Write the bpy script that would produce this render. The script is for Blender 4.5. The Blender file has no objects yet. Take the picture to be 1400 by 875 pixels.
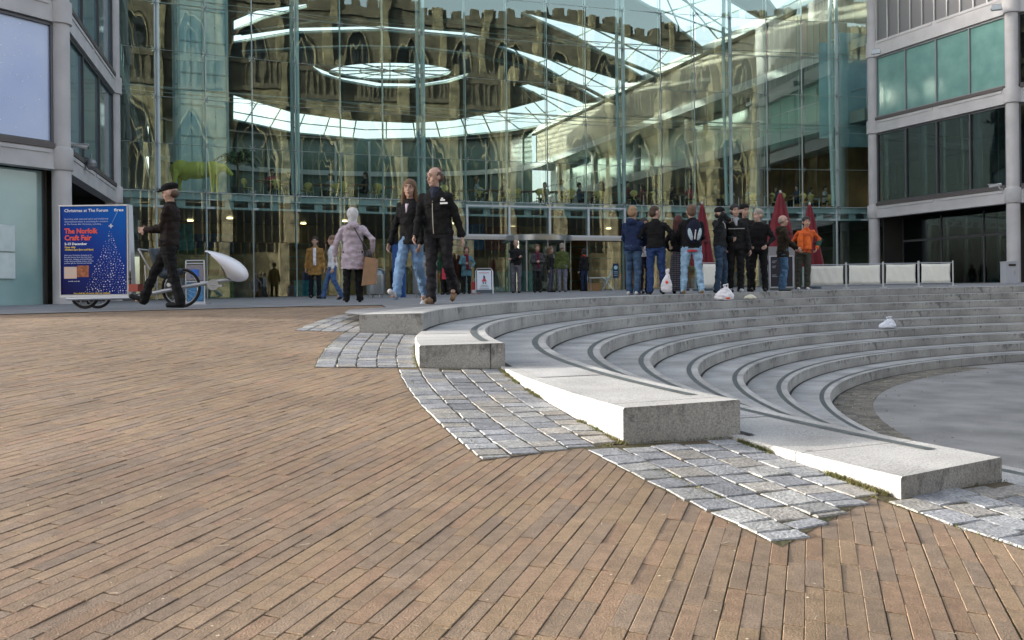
import bpy, bmesh, math, random
from mathutils import Vector, Matrix, noise
from mathutils.geometry import tessellate_polygon
random.seed(7)
PI=math.pi
scene=bpy.context.scene
COL=scene.collection
F=1226.0; RHO=0.01
# ------------------------------------------------------------------ basics
def ray(px,py): 
    dx=(px-700)/F; dz=(408-py)/F
    return dx+RHO*dz, dz-RHO*dx
SG=.88      # real size of the drawn forecourt (risers 0.15 m)
def T(x,y): return -.237*SG+.01*x+.0127*y
def P(x,y): return -.94-.039*x+.065*y
def G(x,y):
    a=P(x,y); b=T(x,y)-.008; k=.10
    h=max(0.,min(1.,.5+.5*(b-a)/k))
    return b*(1-h)+a*h-k*h*(1-h)
CX,CY=14.117,8.97
def RK(k): return 14.988-.6154*(k-1)+.0039*(k-1)**2
def LV(k): return -.17*(k-1)
TH={1:181.0,2:189.7,3:199.3,4:203.45,5:211,6:218,7:226,8:234,9:242}
def at(px,D,py=395):
    a,b=ray(px,py); return a*D
def onT(px,D):
    x=at(px,D); return (x,D,T(x,D))
def lin(c):
    return tuple(((v/255.)/12.92 if v/255.<.04045 else ((v/255.+.055)/1.055)**2.4) for v in c)
# ------------------------------------------------------------------ materials
MATS={}
def mat(name,col=(.5,.5,.5),rough=.6,metal=0.,var=0.,scale=5.,bump=0.,bscale=40.,spec=.5,col2=None):
    if name in MATS: return MATS[name]
    m=bpy.data.materials.new(name); m.use_nodes=True; MATS[name]=m
    nt=m.node_tree; N=nt.nodes; L=nt.links; b=N['Principled BSDF']
    b.inputs['Roughness'].default_value=rough; b.inputs['Metallic'].default_value=metal
    b.inputs['Specular IOR Level'].default_value=spec
    b.inputs['Base Color'].default_value=(*col,1)
    tc=N.new('ShaderNodeTexCoord')
    if var>0 or col2:
        n=N.new('ShaderNodeTexNoise'); n.inputs['Scale'].default_value=scale; n.inputs['Detail'].default_value=5
        L.new(tc.outputs['Object'],n.inputs['Vector'])
        r=N.new('ShaderNodeValToRGB'); L.new(n.outputs['Fac'],r.inputs['Fac'])
        r.color_ramp.elements[0].position=.3; r.color_ramp.elements[1].position=.7
        c2=col2 or tuple(min(1,c*(1+var)) for c in col); c1=col if col2 else tuple(c*(1-var) for c in col)
        r.color_ramp.elements[0].color=(*c1,1); r.color_ramp.elements[1].color=(*c2,1)
        L.new(r.outputs['Color'],b.inputs['Base Color'])
    if bump>0:
        n=N.new('ShaderNodeTexNoise'); n.inputs['Scale'].default_value=bscale; n.inputs['Detail'].default_value=4
        L.new(tc.outputs['Object'],n.inputs['Vector'])
        bp=N.new('ShaderNodeBump'); bp.inputs['Strength'].default_value=1; bp.inputs['Distance'].default_value=bump
        L.new(n.outputs['Fac'],bp.inputs['Height']); L.new(bp.outputs['Normal'],b.inputs['Normal'])
    return m
def glassmat(name,tint,fac,gcol=(.9,.95,.93),bumpd=0.,bs=1.,rough=0.):
    m=bpy.data.materials.new(name); m.use_nodes=True; MATS[name]=m
    nt=m.node_tree; N=nt.nodes; L=nt.links; N.remove(N['Principled BSDF'])
    out=N['Material Output']; t=N.new('ShaderNodeBsdfTransparent'); t.inputs[0].default_value=(*tint,1)
    g=N.new('ShaderNodeBsdfGlossy'); g.inputs['Color'].default_value=(*gcol,1); g.inputs['Roughness'].default_value=rough
    mx=N.new('ShaderNodeMixShader'); mx.inputs[0].default_value=fac
    L.new(t.outputs[0],mx.inputs[1]); L.new(g.outputs[0],mx.inputs[2]); L.new(mx.outputs[0],out.inputs['Surface'])
    if bumpd>0:
        tc=N.new('ShaderNodeTexCoord'); n=N.new('ShaderNodeTexNoise'); n.inputs['Scale'].default_value=bs; n.inputs['Detail'].default_value=1.5
        mp=N.new('ShaderNodeMapping'); mp.inputs['Scale'].default_value=(1,1,.3)
        L.new(tc.outputs['Object'],mp.inputs[0]); L.new(mp.outputs[0],n.inputs['Vector'])
        bp=N.new('ShaderNodeBump'); bp.inputs['Distance'].default_value=bumpd
        L.new(n.outputs['Fac'],bp.inputs['Height']); L.new(bp.outputs['Normal'],g.inputs['Normal'])
    return m
def stone_attr(name,rough=.85,bump=.0015,bscale=120.,mottle=.25,mscale=9.,speck=0.):
    """surface colour read from the per-block colour attribute, mottled and speckled"""
    m=bpy.data.materials.new(name); m.use_nodes=True; MATS[name]=m
    nt=m.node_tree; N=nt.nodes; L=nt.links; b=N['Principled BSDF']
    b.inputs['Roughness'].default_value=rough; b.inputs['Specular IOR Level'].default_value=.25
    a=N.new('ShaderNodeAttribute'); a.attribute_name='col'
    tc=N.new('ShaderNodeTexCoord')
    n=N.new('ShaderNodeTexNoise'); n.inputs['Scale'].default_value=mscale; n.inputs['Detail'].default_value=6; n.inputs['Roughness'].default_value=.7
    L.new(tc.outputs['Object'],n.inputs['Vector'])
    mr=N.new('ShaderNodeMapRange'); mr.inputs['From Min'].default_value=.3; mr.inputs['From Max'].default_value=.7
    mr.inputs['To Min'].default_value=1-mottle; mr.inputs['To Max'].default_value=1+mottle
    L.new(n.outputs['Fac'],mr.inputs['Value'])
    n2=N.new('ShaderNodeTexNoise'); n2.inputs['Scale'].default_value=bscale; n2.inputs['Detail'].default_value=3
    L.new(tc.outputs['Object'],n2.inputs['Vector'])
    mr2=N.new('ShaderNodeMapRange'); mr2.inputs['From Min'].default_value=.35; mr2.inputs['From Max'].default_value=.65
    mr2.inputs['To Min'].default_value=1-speck; mr2.inputs['To Max'].default_value=1+speck
    L.new(n2.outputs['Fac'],mr2.inputs['Value'])
    mu=N.new('ShaderNodeMath'); mu.operation='MULTIPLY'; L.new(mr.outputs[0],mu.inputs[0]); L.new(mr2.outputs[0],mu.inputs[1])
    n3=N.new('ShaderNodeTexNoise'); n3.inputs['Scale'].default_value=.9; n3.inputs['Detail'].default_value=5; n3.inputs['Distortion'].default_value=.6
    L.new(tc.outputs['Object'],n3.inputs['Vector'])
    mr3=N.new('ShaderNodeMapRange'); mr3.inputs['From Min'].default_value=.35; mr3.inputs['From Max'].default_value=.68; mr3.inputs['To Min'].default_value=.80; mr3.inputs['To Max'].default_value=1.12
    L.new(n3.outputs['Fac'],mr3.inputs['Value'])
    mu2=N.new('ShaderNodeMath'); mu2.operation='MULTIPLY'; L.new(mu.outputs[0],mu2.inputs[0]); L.new(mr3.outputs[0],mu2.inputs[1]); mu=mu2
    vm=N.new('ShaderNodeVectorMath'); vm.operation='SCALE'; L.new(a.outputs['Color'],vm.inputs[0]); L.new(mu.outputs[0],vm.inputs['Scale'])
    L.new(vm.outputs[0],b.inputs['Base Color'])
    bp=N.new('ShaderNodeBump'); bp.inputs['Distance'].default_value=bump
    L.new(n2.outputs['Fac'],bp.inputs['Height']); L.new(bp.outputs['Normal'],b.inputs['Normal'])
    return m
def granite(name,c,stain=True,joint=1.35):
    """granite with joints every `joint` metres along UV.x; dark drip stains on upright faces"""
    m=bpy.data.materials.new(name); m.use_nodes=True; MATS[name]=m
    nt=m.node_tree; N=nt.nodes; L=nt.links; b=N['Principled BSDF']
    b.inputs['Roughness'].default_value=.8; b.inputs['Specular IOR Level'].default_value=.3
    tc=N.new('ShaderNodeTexCoord'); geo=N.new('ShaderNodeNewGeometry')
    n=N.new('ShaderNodeTexNoise'); n.inputs['Scale'].default_value=110; n.inputs['Detail'].default_value=4; n.inputs['Roughness'].default_value=.8
    L.new(tc.outputs['Object'],n.inputs['Vector'])
    r=N.new('ShaderNodeValToRGB'); L.new(n.outputs['Fac'],r.inputs['Fac'])
    e=r.color_ramp.elements; e[0].position=.36; e[0].color=(c[0]*.55,c[1]*.55,c[2]*.57,1); e[1].position=.6; e[1].color=(c[0]*1.12,c[1]*1.12,c[2]*1.12,1)
    big=N.new('ShaderNodeTexNoise'); big.inputs['Scale'].default_value=1.7; big.inputs['Detail'].default_value=6
    L.new(tc.outputs['Object'],big.inputs['Vector'])
    mr=N.new('ShaderNodeMapRange'); mr.inputs['From Min'].default_value=.3; mr.inputs['From Max'].default_value=.7; mr.inputs['To Min'].default_value=.66; mr.inputs['To Max'].default_value=1.12
    L.new(big.outputs['Fac'],mr.inputs['Value'])
    v=N.new('ShaderNodeVectorMath'); v.operation='SCALE'; L.new(r.outputs[0],v.inputs[0]); L.new(mr.outputs[0],v.inputs['Scale'])
    last=v.outputs[0]
    vo=N.new('ShaderNodeTexVoronoi'); vo.inputs['Scale'].default_value=2.6; L.new(tc.outputs['Object'],vo.inputs['Vector'])
    vr=N.new('ShaderNodeMapRange'); vr.inputs['From Min'].default_value=.03; vr.inputs['From Max'].default_value=.055; vr.inputs['To Min'].default_value=.55; vr.inputs['To Max'].default_value=1.; L.new(vo.outputs['Distance'],vr.inputs['Value'])
    vv=N.new('ShaderNodeVectorMath'); vv.operation='SCALE'; L.new(last,vv.inputs[0]); L.new(vr.outputs[0],vv.inputs['Scale']); last=vv.outputs[0]
    uv=N.new('ShaderNodeUVMap'); uv.uv_map='UVMap'; sp=N.new('ShaderNodeSeparateXYZ'); L.new(uv.outputs[0],sp.inputs[0])
    def math_(op,a_,b_=None):
        k=N.new('ShaderNodeMath'); k.operation=op
        for i,s in enumerate((a_,b_)):
            if s is None: continue
            if isinstance(s,(int,float)): k.inputs[i].default_value=s
            else: L.new(s,k.inputs[i])
        return k.outputs[0]
    if joint:
        fr=math_('FRACT',math_('DIVIDE',sp.outputs[0],joint))
        jm=math_('LESS_THAN',fr,.006/joint*1.4)
        jf=math_('SUBTRACT',1.,math_('MULTIPLY',jm,.75))
        v2=N.new('ShaderNodeVectorMath'); v2.operation='SCALE'; L.new(last,v2.inputs[0]); L.new(jf,v2.inputs['Scale']); last=v2.outputs[0]
    if stain:
        sn=N.new('ShaderNodeSeparateXYZ'); L.new(geo.outputs['Normal'],sn.inputs[0])
        upright=math_('LESS_THAN',math_('ABSOLUTE',sn.outputs[2]),.4)
        mp=N.new('ShaderNodeCombineXYZ'); L.new(math_('MULTIPLY',sp.outputs[0],9.),mp.inputs[0]); L.new(math_('MULTIPLY',sp.outputs[1],5.),mp.inputs[1])
        n3=N.new('ShaderNodeTexNoise'); n3.inputs['Scale'].default_value=1.2; n3.inputs['Detail'].default_value=5; n3.inputs['Roughness'].default_value=.65
        L.new(mp.outputs[0],n3.inputs['Vector'])
        mp2=N.new('ShaderNodeCombineXYZ'); L.new(math_('MULTIPLY',sp.outputs[0],.9),mp2.inputs[0])
        n4=N.new('ShaderNodeTexNoise'); n4.inputs['Scale'].default_value=1; n4.inputs['Detail'].default_value=2; L.new(mp2.outputs[0],n4.inputs['Vector'])
        thr=math_('ADD',n3.outputs['Fac'],math_('MULTIPLY',math_('SUBTRACT',n4.outputs['Fac'],.5),.7))
        topb=N.new('ShaderNodeMapRange'); L.new(sp.outputs[1],topb.inputs['Value']); topb.inputs['From Min'].default_value=-.17; topb.inputs['From Max'].default_value=-.01
        topb.inputs['To Min'].default_value=-.14; topb.inputs['To Max'].default_value=.06
        s=math_('ADD',thr,topb.outputs[0])
        sm=N.new('ShaderNodeMapRange'); L.new(s,sm.inputs['Value']); sm.inputs['From Min'].default_value=.53; sm.inputs['From Max'].default_value=.72; sm.inputs['To Min'].default_value=0; sm.inputs['To Max'].default_value=.6
        k=math_('SUBTRACT',1.,math_('MULTIPLY',sm.outputs[0],upright))
        v3=N.new('ShaderNodeVectorMath'); v3.operation='SCALE'; L.new(last,v3.inputs[0]); L.new(k,v3.inputs['Scale']); last=v3.outputs[0]
    L.new(last,b.inputs['Base Color'])
    bp=N.new('ShaderNodeBump'); bp.inputs['Distance'].default_value=.0012; L.new(n.outputs['Fac'],bp.inputs['Height']); L.new(bp.outputs['Normal'],b.inputs['Normal'])
    return m
# ------------------------------------------------------------------ mesh builder
class MB:
    def __init__(s): s.v=[]; s.f=[]; s.c=[]; s.uv={}
    def face(s,pts,col=None,uv=None):
        i=len(s.v); s.v+= [tuple(p) for p in pts]; s.f.append(tuple(range(i,i+len(pts)))); s.c.append(col)
        if uv: s.uv[len(s.f)-1]=uv
    def box(s,x0,x1,y0,y1,z0,z1,M=None,col=None):
        p=[Vector((x,y,z)) for z in (z0,z1) for y in (y0,y1) for x in (x0,x1)]
        if M: p=[M@q for q in p]
        i=len(s.v); s.v+=[tuple(q) for q in p]
        for f in ((0,2,3,1),(4,5,7,6),(0,1,5,4),(2,6,7,3),(0,4,6,2),(1,3,7,5)): s.f.append(tuple(i+k for k in f)); s.c.append(col)
        return s
    def tube(s,pts,r,n=8,r2=None,cap=True):
        pts=[Vector(p) for p in pts]; rings=[]
        for j,p in enumerate(pts):
            d=(pts[min(j+1,len(pts)-1)]-pts[max(j-1,0)]).normalized()
            a=d.orthogonal().normalized() if abs(d.z)<.99 else Vector((1,0,0))
            if abs(d.z)<.99: a=d.cross(Vector((0,0,1))).normalized()
            b=d.cross(a); rr=r if r2 is None else r+(r2-r)*j/(len(pts)-1)
            i=len(s.v); rings.append(i)
            for k in range(n):
                t=2*PI*k/n; s.v.append(tuple(p+a*math.cos(t)*rr+b*math.sin(t)*rr))
        for a_,b_ in zip(rings,rings[1:]):
            for k in range(n): s.f.append((a_+k,a_+(k+1)%n,b_+(k+1)%n,b_+k)); s.c.append(None)
        if cap:
            s.f.append(tuple(rings[0]+k for k in range(n-1,-1,-1))); s.c.append(None)
            s.f.append(tuple(rings[-1]+k for k in range(n))); s.c.append(None)
        return s
    def lathe(s,prof,c=(0,0,0),n=20,M=None):
        i0=len(s.v)
        for (r,z) in prof:
            for k in range(n):
                t=2*PI*k/n; p=Vector((c[0]+r*math.cos(t),c[1]+r*math.sin(t),c[2]+z)); s.v.append(tuple(M@p if M else p))
        for j in range(len(prof)-1):
            for k in range(n): s.f.append((i0+j*n+k,i0+j*n+(k+1)%n,i0+(j+1)*n+(k+1)%n,i0+(j+1)*n+k)); s.c.append(None)
        s.f.append(tuple(i0+k for k in range(n-1,-1,-1))); s.c.append(None)
        s.f.append(tuple(i0+(len(prof)-1)*n+k for k in range(n))); s.c.append(None)
        return s
    def prism(s,poly,y0,y1,M=None):
        """poly in (x,z), extruded in y"""
        n=len(poly); a=[Vector((p[0],y0,p[1])) for p in poly]+[Vector((p[0],y1,p[1])) for p in poly]
        if M: a=[M@q for q in a]
        i=len(s.v); s.v+=[tuple(q) for q in a]
        s.f.append(tuple(i+k for k in range(n))); s.c.append(None); s.f.append(tuple(i+n+k for k in range(n-1,-1,-1))); s.c.append(None)
        for k in range(n): s.f.append((i+k,i+n+k,i+n+(k+1)%n,i+(k+1)%n)); s.c.append(None)
        return s
    def build(s,name,m,parent=None,smooth=False,fix=True):
        me=bpy.data.meshes.new(name); me.from_pydata(s.v,[],s.f); me.update()
        if any(c is not None for c in s.c):
            a=me.attributes.new('col','FLOAT_COLOR','FACE')
            for i,c in enumerate(s.c): a.data[i].color=(*(c or (.3,.3,.3)),1)
        if s.uv:
            u=me.uv_layers.new(name='UVMap')
            for fi,co in s.uv.items():
                for li,q in zip(me.polygons[fi].loop_indices,co): u.data[li].uv=q
        if fix and not s.uv:
            bm=bmesh.new(); bm.from_mesh(me); bmesh.ops.recalc_face_normals(bm,faces=bm.faces); bm.to_mesh(me); bm.free()
        return link(name,me,m,parent,smooth)
def link(name,me,m,parent=None,smooth=False):
    me.materials.append(m)
    if smooth:
        me.polygons.foreach_set('use_smooth',[True]*len(me.polygons))
    o=bpy.data.objects.new(name,me); COL.objects.link(o)
    if parent: o.parent=parent
    return o
def thing(name,label,cat,loc=(0,0,0),rz=0.,group=None):
    o=bpy.data.objects.new(name,None); COL.objects.link(o); o.location=loc; o.rotation_euler=(0,0,rz); o.empty_display_size=.2
    return tag(o,label,cat,group)
def tag(o,label=None,cat=None,group=None,kind=None):
    if label: o['label']=label
    if cat: o['category']=cat
    if group: o['group']=group
    if kind: o['kind']=kind
    return o
def copy_tree(o,loc=None,rz=None,label=None):
    def cp(a,par):
        c=a.copy(); COL.objects.link(c); c.parent=par
        for ch in a.children: cp(ch,c)
        return c
    c=cp(o,None)
    if loc is not None: c.location=loc
    if rz is not None: c.rotation_euler=(0,0,rz)
    if label: c['label']=label
    return c
# ------------------------------------------------------------------ people
def cone(bm,p0,p1,r0,r1,n=10,sx=1.):
    p0=Vector(p0);p1=Vector(p1);d=p1-p0;L=d.length
    if L<1e-5: d=Vector((0,0,1));L=1e-5
    d=d/L; a=d.cross(Vector((0,1,0)));
    if a.length<.1: a=d.cross(Vector((1,0,0)))
    a.normalize(); b=d.cross(a)
    rings=[]
    for t in (-80,-50,-20): rings.append((p0+d*r0*math.sin(math.radians(t)),r0*math.cos(math.radians(t))))
    for t in (20,50,80): rings.append((p1+d*r1*math.sin(math.radians(t)),r1*math.cos(math.radians(t))))
    vs=[[bm.verts.new(c+a*math.cos(2*PI*k/n)*r*sx+b*math.sin(2*PI*k/n)*r) for k in range(n)] for c,r in rings]
    for A,B in zip(vs,vs[1:]):
        for k in range(n): bm.faces.new((A[k],A[(k+1)%n],B[(k+1)%n],B[k]))
    bm.faces.new(vs[0][::-1]); bm.faces.new(vs[-1])
def ell(bm,c,r,M=None):
    c=Vector(c); mat_=Matrix.Translation(c)@(M or Matrix())@Matrix.Diagonal((r[0],r[1],r[2],1))
    bmesh.ops.create_icosphere(bm,subdivisions=3,radius=1,matrix=mat_)
def loft(bm,rings,n=18):
    vs=[]
    for (c,rx,ry) in rings:
        c=Vector(c); vs.append([bm.verts.new(c+Vector((rx*math.cos(2*PI*k/n),ry*math.sin(2*PI*k/n),0))) for k in range(n)])
    for A,B in zip(vs,vs[1:]):
        for k in range(n): bm.faces.new((A[k],A[(k+1)%n],B[(k+1)%n],B[k]))
    bm.faces.new(vs[0][::-1]); bm.faces.new(vs[-1])
def remesh(name,bm,vox,m,parent,amp=0.,freq=9.,zmin=None,sm=2):
    me=bpy.data.meshes.new(name); bm.to_mesh(me); bm.free()
    o=bpy.data.objects.new('tmp',me); COL.objects.link(o)
    md=o.modifiers.new('r','REMESH'); md.mode='VOXEL'; md.voxel_size=vox
    if sm: s=o.modifiers.new('s','SMOOTH'); s.factor=.5; s.iterations=sm
    dg=bpy.context.evaluated_depsgraph_get(); me2=bpy.data.meshes.new_from_object(o.evaluated_get(dg))
    bpy.data.objects.remove(o); bpy.data.meshes.remove(me); me2.name=name
    if amp or zmin is not None:
        ns=[v.normal.copy() for v in me2.vertices]
        off=Vector((random.random()*50,random.random()*50,0))
        for v,nn in zip(me2.vertices,ns):
            if amp:
                q=v.co*freq; q.z*=1.6
                v.co+=nn*amp*(noise.noise(q+off)+.6*abs(noise.noise(q*2.1+off))-.2)
            if zmin is not None and v.co.z<zmin: v.co.z=zmin
    return link(name,me2,m,parent,True)
def ik(root,tgt,l1,l2,pole):
    root=Vector(root);tgt=Vector(tgt);d=tgt-root;L=min(d.length,(l1+l2)*.998);dn=d.normalized()
    tgt=root+dn*L
    a=(l1*l1-l2*l2+L*L)/(2*L);h=math.sqrt(max(0,l1*l1-a*a))
    p=Vector(pole);p=(p-dn*p.dot(dn)).normalized()
    return root+dn*a+p*h,tgt
def cloth(c,name=None,var=.22,sc=14,rough=.85):
    key=name or 'cloth_%02x%02x%02x'%tuple(int(255*min(1,x)) for x in c)
    return mat(key,c,rough,0,var,sc,.004,45,.2)
def denim(c,key): return mat(key,tuple(x*.7 for x in c),.85,0,0,9,.003,60,.2,col2=tuple(min(1,x*1.5) for x in c))
SKIN=None
def hand(bm,w,d,side,s=1.):
    """palm, four unequal bent fingers and a thumb from the wrist w along d"""
    w=Vector(w); d=Vector(d).normalized(); a=d.cross(Vector((side,0,0)))
    if a.length<.2: a=Vector((0,0,1))
    a.normalize(); b=a.cross(d).normalized()   # a: across the knuckles, b: palm side
    if b.x*side>0: b=-b
    k=w+d*.085*s
    for t in (-.028,-.009,.009,.028): cone(bm,w+a*t*.5*s,k+a*t*s,.016*s,.013*s,8)
    for t,L in ((-.03,.06),(-.01,.072),(.01,.068),(.03,.052)):
        p=k+a*t*s; q=p+(d*.8+b*.45).normalized()*L*.55*s; r=q+(d*.35+b*.9).normalized()*L*.5*s
        cone(bm,p,q,.0095*s,.009*s,7); cone(bm,q,r,.009*s,.007*s,7)
    p=w+d*.02*s-a*.022*s; q=p+(d*.6-a*.7+b*.3).normalized()*.045*s; r=q+(d*.9-a*.1+b*.35).normalized()*.035*s
    cone(bm,p,q,.013*s,.011*s,7); cone(bm,q,r,.011*s,.008*s,7)
def person(label,pos,face,H=1.75,group=None,jacket=(.02,.02,.022),trousers=(.02,.02,.025),jeans=False,hair=(.06,.035,.02),hairstyle='short',
           feet=((-.1,0,0),(.1,0,0)),hands=((-.27,-.04,.80),(.27,-.04,.80)),hem=.86,head=0.,nod=0.,lean=(0,0),build=1.,shoes=(.02,.02,.02),
           vox=.013,collar=None,skin=(.46,.295,.235),hatcol=(.012,.012,.014),skirt=None,sit=False,heel=(0,0),elbow=((-1,.9,-.2),(1,.9,-.2)),hood=None,extra=None,scarf=None,sleeve=.052,knees=None):
    o=thing('person',label,'person',pos,math.radians(face),group)
    S=H/1.75; o.scale=(S,S,S)
    hz=.93 if not sit else .50
    lx,ly=lean   # shift of the shoulders against the hips
    sh=[Vector((s*.165*build+lx,ly,hz+.455)) for s in (-1,1)]
    hp=[Vector((s*.088*build,0,hz)) for s in (-1,1)]
    ank=[Vector(f)+Vector((0,.03,.085+ (h if h>0 else 0))) for f,h in zip(feet,heel)]
    kn=[]; 
    for i in range(2):
        k,a=ik(hp[i],ank[i],.425,.425,(knees[i] if knees else ((-.05,.05)[i],-1,0)) ) ; kn.append(k); ank[i]=a
    el=[];wr=[]
    for i in range(2):
        e,w=ik(sh[i],hands[i],.28,.26,elbow[i]); el.append(e); wr.append(w)
    neck=Vector((lx,ly,hz+.52)); hd=Vector((lx*1.15,ly-.015,hz+.70))
    Rh=Matrix.Rotation(math.radians(head),4,'Z')@Matrix.Rotation(math.radians(nod),4,'X')@Matrix.Diagonal((1.1,1.08,1.06,1))
    # skin body, one continuous figure
    skm=mat('skin_%d'%int(skin[0]*100),skin,.55,0,.08,20,.0,40,.35)
    bm=bmesh.new()
    def hp_(v): return hd+Rh@Vector(v)
    ell(bm,hd+Rh@Vector((0,.012,.03)),(.075,.095,.093),Rh)
    ell(bm,hd+Rh@Vector((0,-.025,-.045)),(.055,.06,.07),Rh)
    ell(bm,hp_((0,-.062,-.09)),(.024,.02,.02),Rh)
    cone(bm,hp_((0,-.082,.02)),hp_((0,-.103,-.022)),.009,.014,8)
    for s in (-1,1):
        ell(bm,hp_((s*.077,.012,-.005)),(.012,.022,.033),Rh)
        ell(bm,hp_((s*.038,-.058,-.03)),(.024,.02,.02),Rh)
    ell(bm,hp_((0,-.078,.043)),(.05,.012,.012),Rh)
    ell(bm,hp_((0,-.083,-.055)),(.022,.010,.009),Rh)
    cone(bm,neck-Vector((0,0,.05)),hd+Vector((0,.01,-.06)),.058,.052,12)
    loft(bm,[((0,0,hz-.05),.15*build,.10),((lx*.4,ly*.4,hz+.2),.13*build,.09),((lx*.8,ly*.8,hz+.4),.155*build,.1),((lx,ly,hz+.5),.10*build,.07)],14)
    for i,s in ((0,-1),(1,1)):
        cone(bm,sh[i],el[i],.045,.036); cone(bm,el[i],wr[i],.036,.025)
        dirh=(wr[i]-el[i]).normalized(); 
        if dirh.z<-.5: dirh=(dirh+Vector((0,-.25,0))).normalized()
        hand(bm,wr[i],dirh,s,1.05)
        cone(bm,hp[i],kn[i],.08,.052); cone(bm,kn[i],ank[i],.052,.036)
        cone(bm,ank[i],ank[i]+Vector((0,-.10,-.045)),.036,.03)
    remesh('body',bm,min(vox,.011) if vox<.02 else vox,skm,o,sm=1)
    # face details
    if vox<.016:
        mb=bmesh.new()
        for s in (-1,1): ell(mb,hp_((s*.029,-.083,.022)),(.0115,.006,.006),Rh)
        me=bpy.data.meshes.new('eyes'); mb.to_mesh(me); mb.free(); link('eyes',me,mat('eye_dark',(.03,.025,.02),.3),o,True)
        mb=bmesh.new()
        for s in (-1,1): ell(mb,hp_((s*.03,-.088,.046)),(.018,.005,.0045),Rh)
        me=bpy.data.meshes.new('eyebrows'); mb.to_mesh(me); mb.free(); link('eyebrows',me,mat('hair_%d'%int(hair[0]*1000),hair,.7),o,True)
        mb=bmesh.new(); ell(mb,hp_((0,-.091,-.055)),(.021,.006,.007),Rh)
        me=bpy.data.meshes.new('lips'); mb.to_mesh(me); mb.free(); link('lips',me,mat('lips',(.33,.11,.09),.5),o,True)
    # trousers
    tm=denim(trousers,'denim_%d_%d'%(int(trousers[0]*1000),int(trousers[2]*1000))) if jeans else cloth(trousers)
    bm=bmesh.new()
    if skirt:
        loft(bm,[((0,0,skirt[1]),.24*build,.2),((0,0,.5),.20*build,.16),((0,0,.8),.175*build,.125),((0,0,1.0),.14*build,.105)])
        remesh('skirt',bm,vox,mat(*skirt[0]),o,.012,11)
    else:
        loft(bm,[((0,.0,hz-.08),.155*build,.115),((0,.005,hz+.02),.165*build,.12),((0,.005,hz+.12),.145*build,.1)],16)
        for i in range(2):
            cone(bm,hp[i]-Vector((0,0,.02)),kn[i],.104*build,.078); cone(bm,kn[i],ank[i]+Vector((0,.0,.03)),.078,.070)
            cone(bm,kn[i]*.5+ank[i]*.5,ank[i]+Vector((0,-.01,-.025)),.07,.072)
        remesh('trousers',bm,vox,tm,o,.020,10,.03)
    # shoes
    for i in range(2):
        bm=bmesh.new(); a=ank[i]
        h=heel[i]; fwd=Vector((0,-1,0)); up=Vector((0,0,1))
        if h: 
            ang=math.radians(-h*220) if h>0 else math.radians(22)
            R=Matrix.Rotation(-ang if h<0 else -ang,3,'X'); 
            fwd=(Matrix.Rotation(math.radians(35) if h>0 else math.radians(-22),3,'X')@fwd)
            up=(Matrix.Rotation(math.radians(35) if h>0 else math.radians(-22),3,'X')@up)
        b0=a-up*.045+(-fwd)*.03; b1=a-up*.045+fwd*.17
        cone(bm,b0,b0+fwd*.1,.042,.044); cone(bm,b0+fwd*.08,b1,.045,.036); cone(bm,a-up*.03,a+up*.02,.045,.04)
        cone(bm,b0-up*.015,b1-up*.012,.034,.032)
        remesh('shoe',bm,min(vox,.014),cloth(shoes,rough=.5),o,zmin=(.0 if not h else None),sm=1)
    # jacket
    bm=bmesh.new()
    j=build
    zz=hem if not sit else hz-.02
    rg=[((0,.0,zz),.185*j if zz>.7 else .21*j,.135 if zz>.7 else .15)]
    if zz<hz: rg.append(((0,.005,hz),.185*j,.135))
    rg+=[((lx*.4,ly*.4,hz+.17),.165*j,.118),((lx*.75,ly*.75,hz+.34),.185*j,.128),((lx,ly,hz+.44),.185*j,.115),((lx,ly,hz+.50),.135*j,.09),((lx,ly,hz+.535),.085*j,.075),((lx,ly,hz+.565),.068,.066)]
    loft(bm,rg)
    for i in range(2):
        cone(bm,sh[i]+Vector((0,0,-.005)),el[i],.066,.056); cone(bm,el[i],wr[i]-(wr[i]-el[i]).normalized()*.02,.056,sleeve)
    if hood: ell(bm,(lx,ly+.09,hz+.50),(.12,.075,.085))
    jm=cloth(jacket); remesh('jacket',bm,vox,jm,o,.022,8)
    if collar:
        bm=bmesh.new(); loft(bm,[((lx,ly-.012,hz+.46),.075,.085),((lx,ly-.008,hz+.53),.072,.078),((lx,ly-.005,hz+.58),.064,.066)],14)
        ell(bm,(lx,ly-.10,hz+.44),(.03,.022,.075))
        remesh('collar',bm,vox,cloth(collar),o)
    if scarf:
        bm=bmesh.new(); loft(bm,[((lx,ly-.01,hz+.47),.10,.10),((lx,ly-.01,hz+.56),.085,.085)],14)
        cone(bm,(lx+.02,ly-.12,hz+.48),(lx*.5+.03,-.15,hz+.0),.045,.05,sx=1.2)
        remesh('scarf',bm,vox,cloth(scarf),o,.01,14)
    # hair / hat
    hm=mat('hair_%d'%int(hair[0]*1000),hair,.6,0,.35,60,.004,120,.3)
    bm=bmesh.new()
    if hairstyle in ('short','crop','long','bob','bun'):
        ell(bm,hp_((0,.022,.052)),(.088 if hairstyle!='crop' else .080,.104 if hairstyle!='crop' else .096,.094 if hairstyle!='crop' else .086),Rh)
        ell(bm,hp_((0,.058,-.005)),(.083,.064,.08),Rh)
        if hairstyle in('long',):
            cone(bm,hp_((0,.07,.0)),hp_((0,.10,-.24)),.095,.075,sx=1.); 
            for s in (-1,1): cone(bm,hp_((s*.070,.0,.03)),hp_((s*.095,.02,-.20)),.034,.032)
        if hairstyle=='bob':
            for s in (-1,1): cone(bm,hp_((s*.065,.015,.03)),hp_((s*.07,.02,-.07)),.034,.03)
            ell(bm,hp_((0,.06,-.03)),(.085,.06,.085),Rh)
    elif hairstyle=='balding':
        ell(bm,hp_((0,.055,.0)),(.08,.062,.07),Rh)
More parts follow.
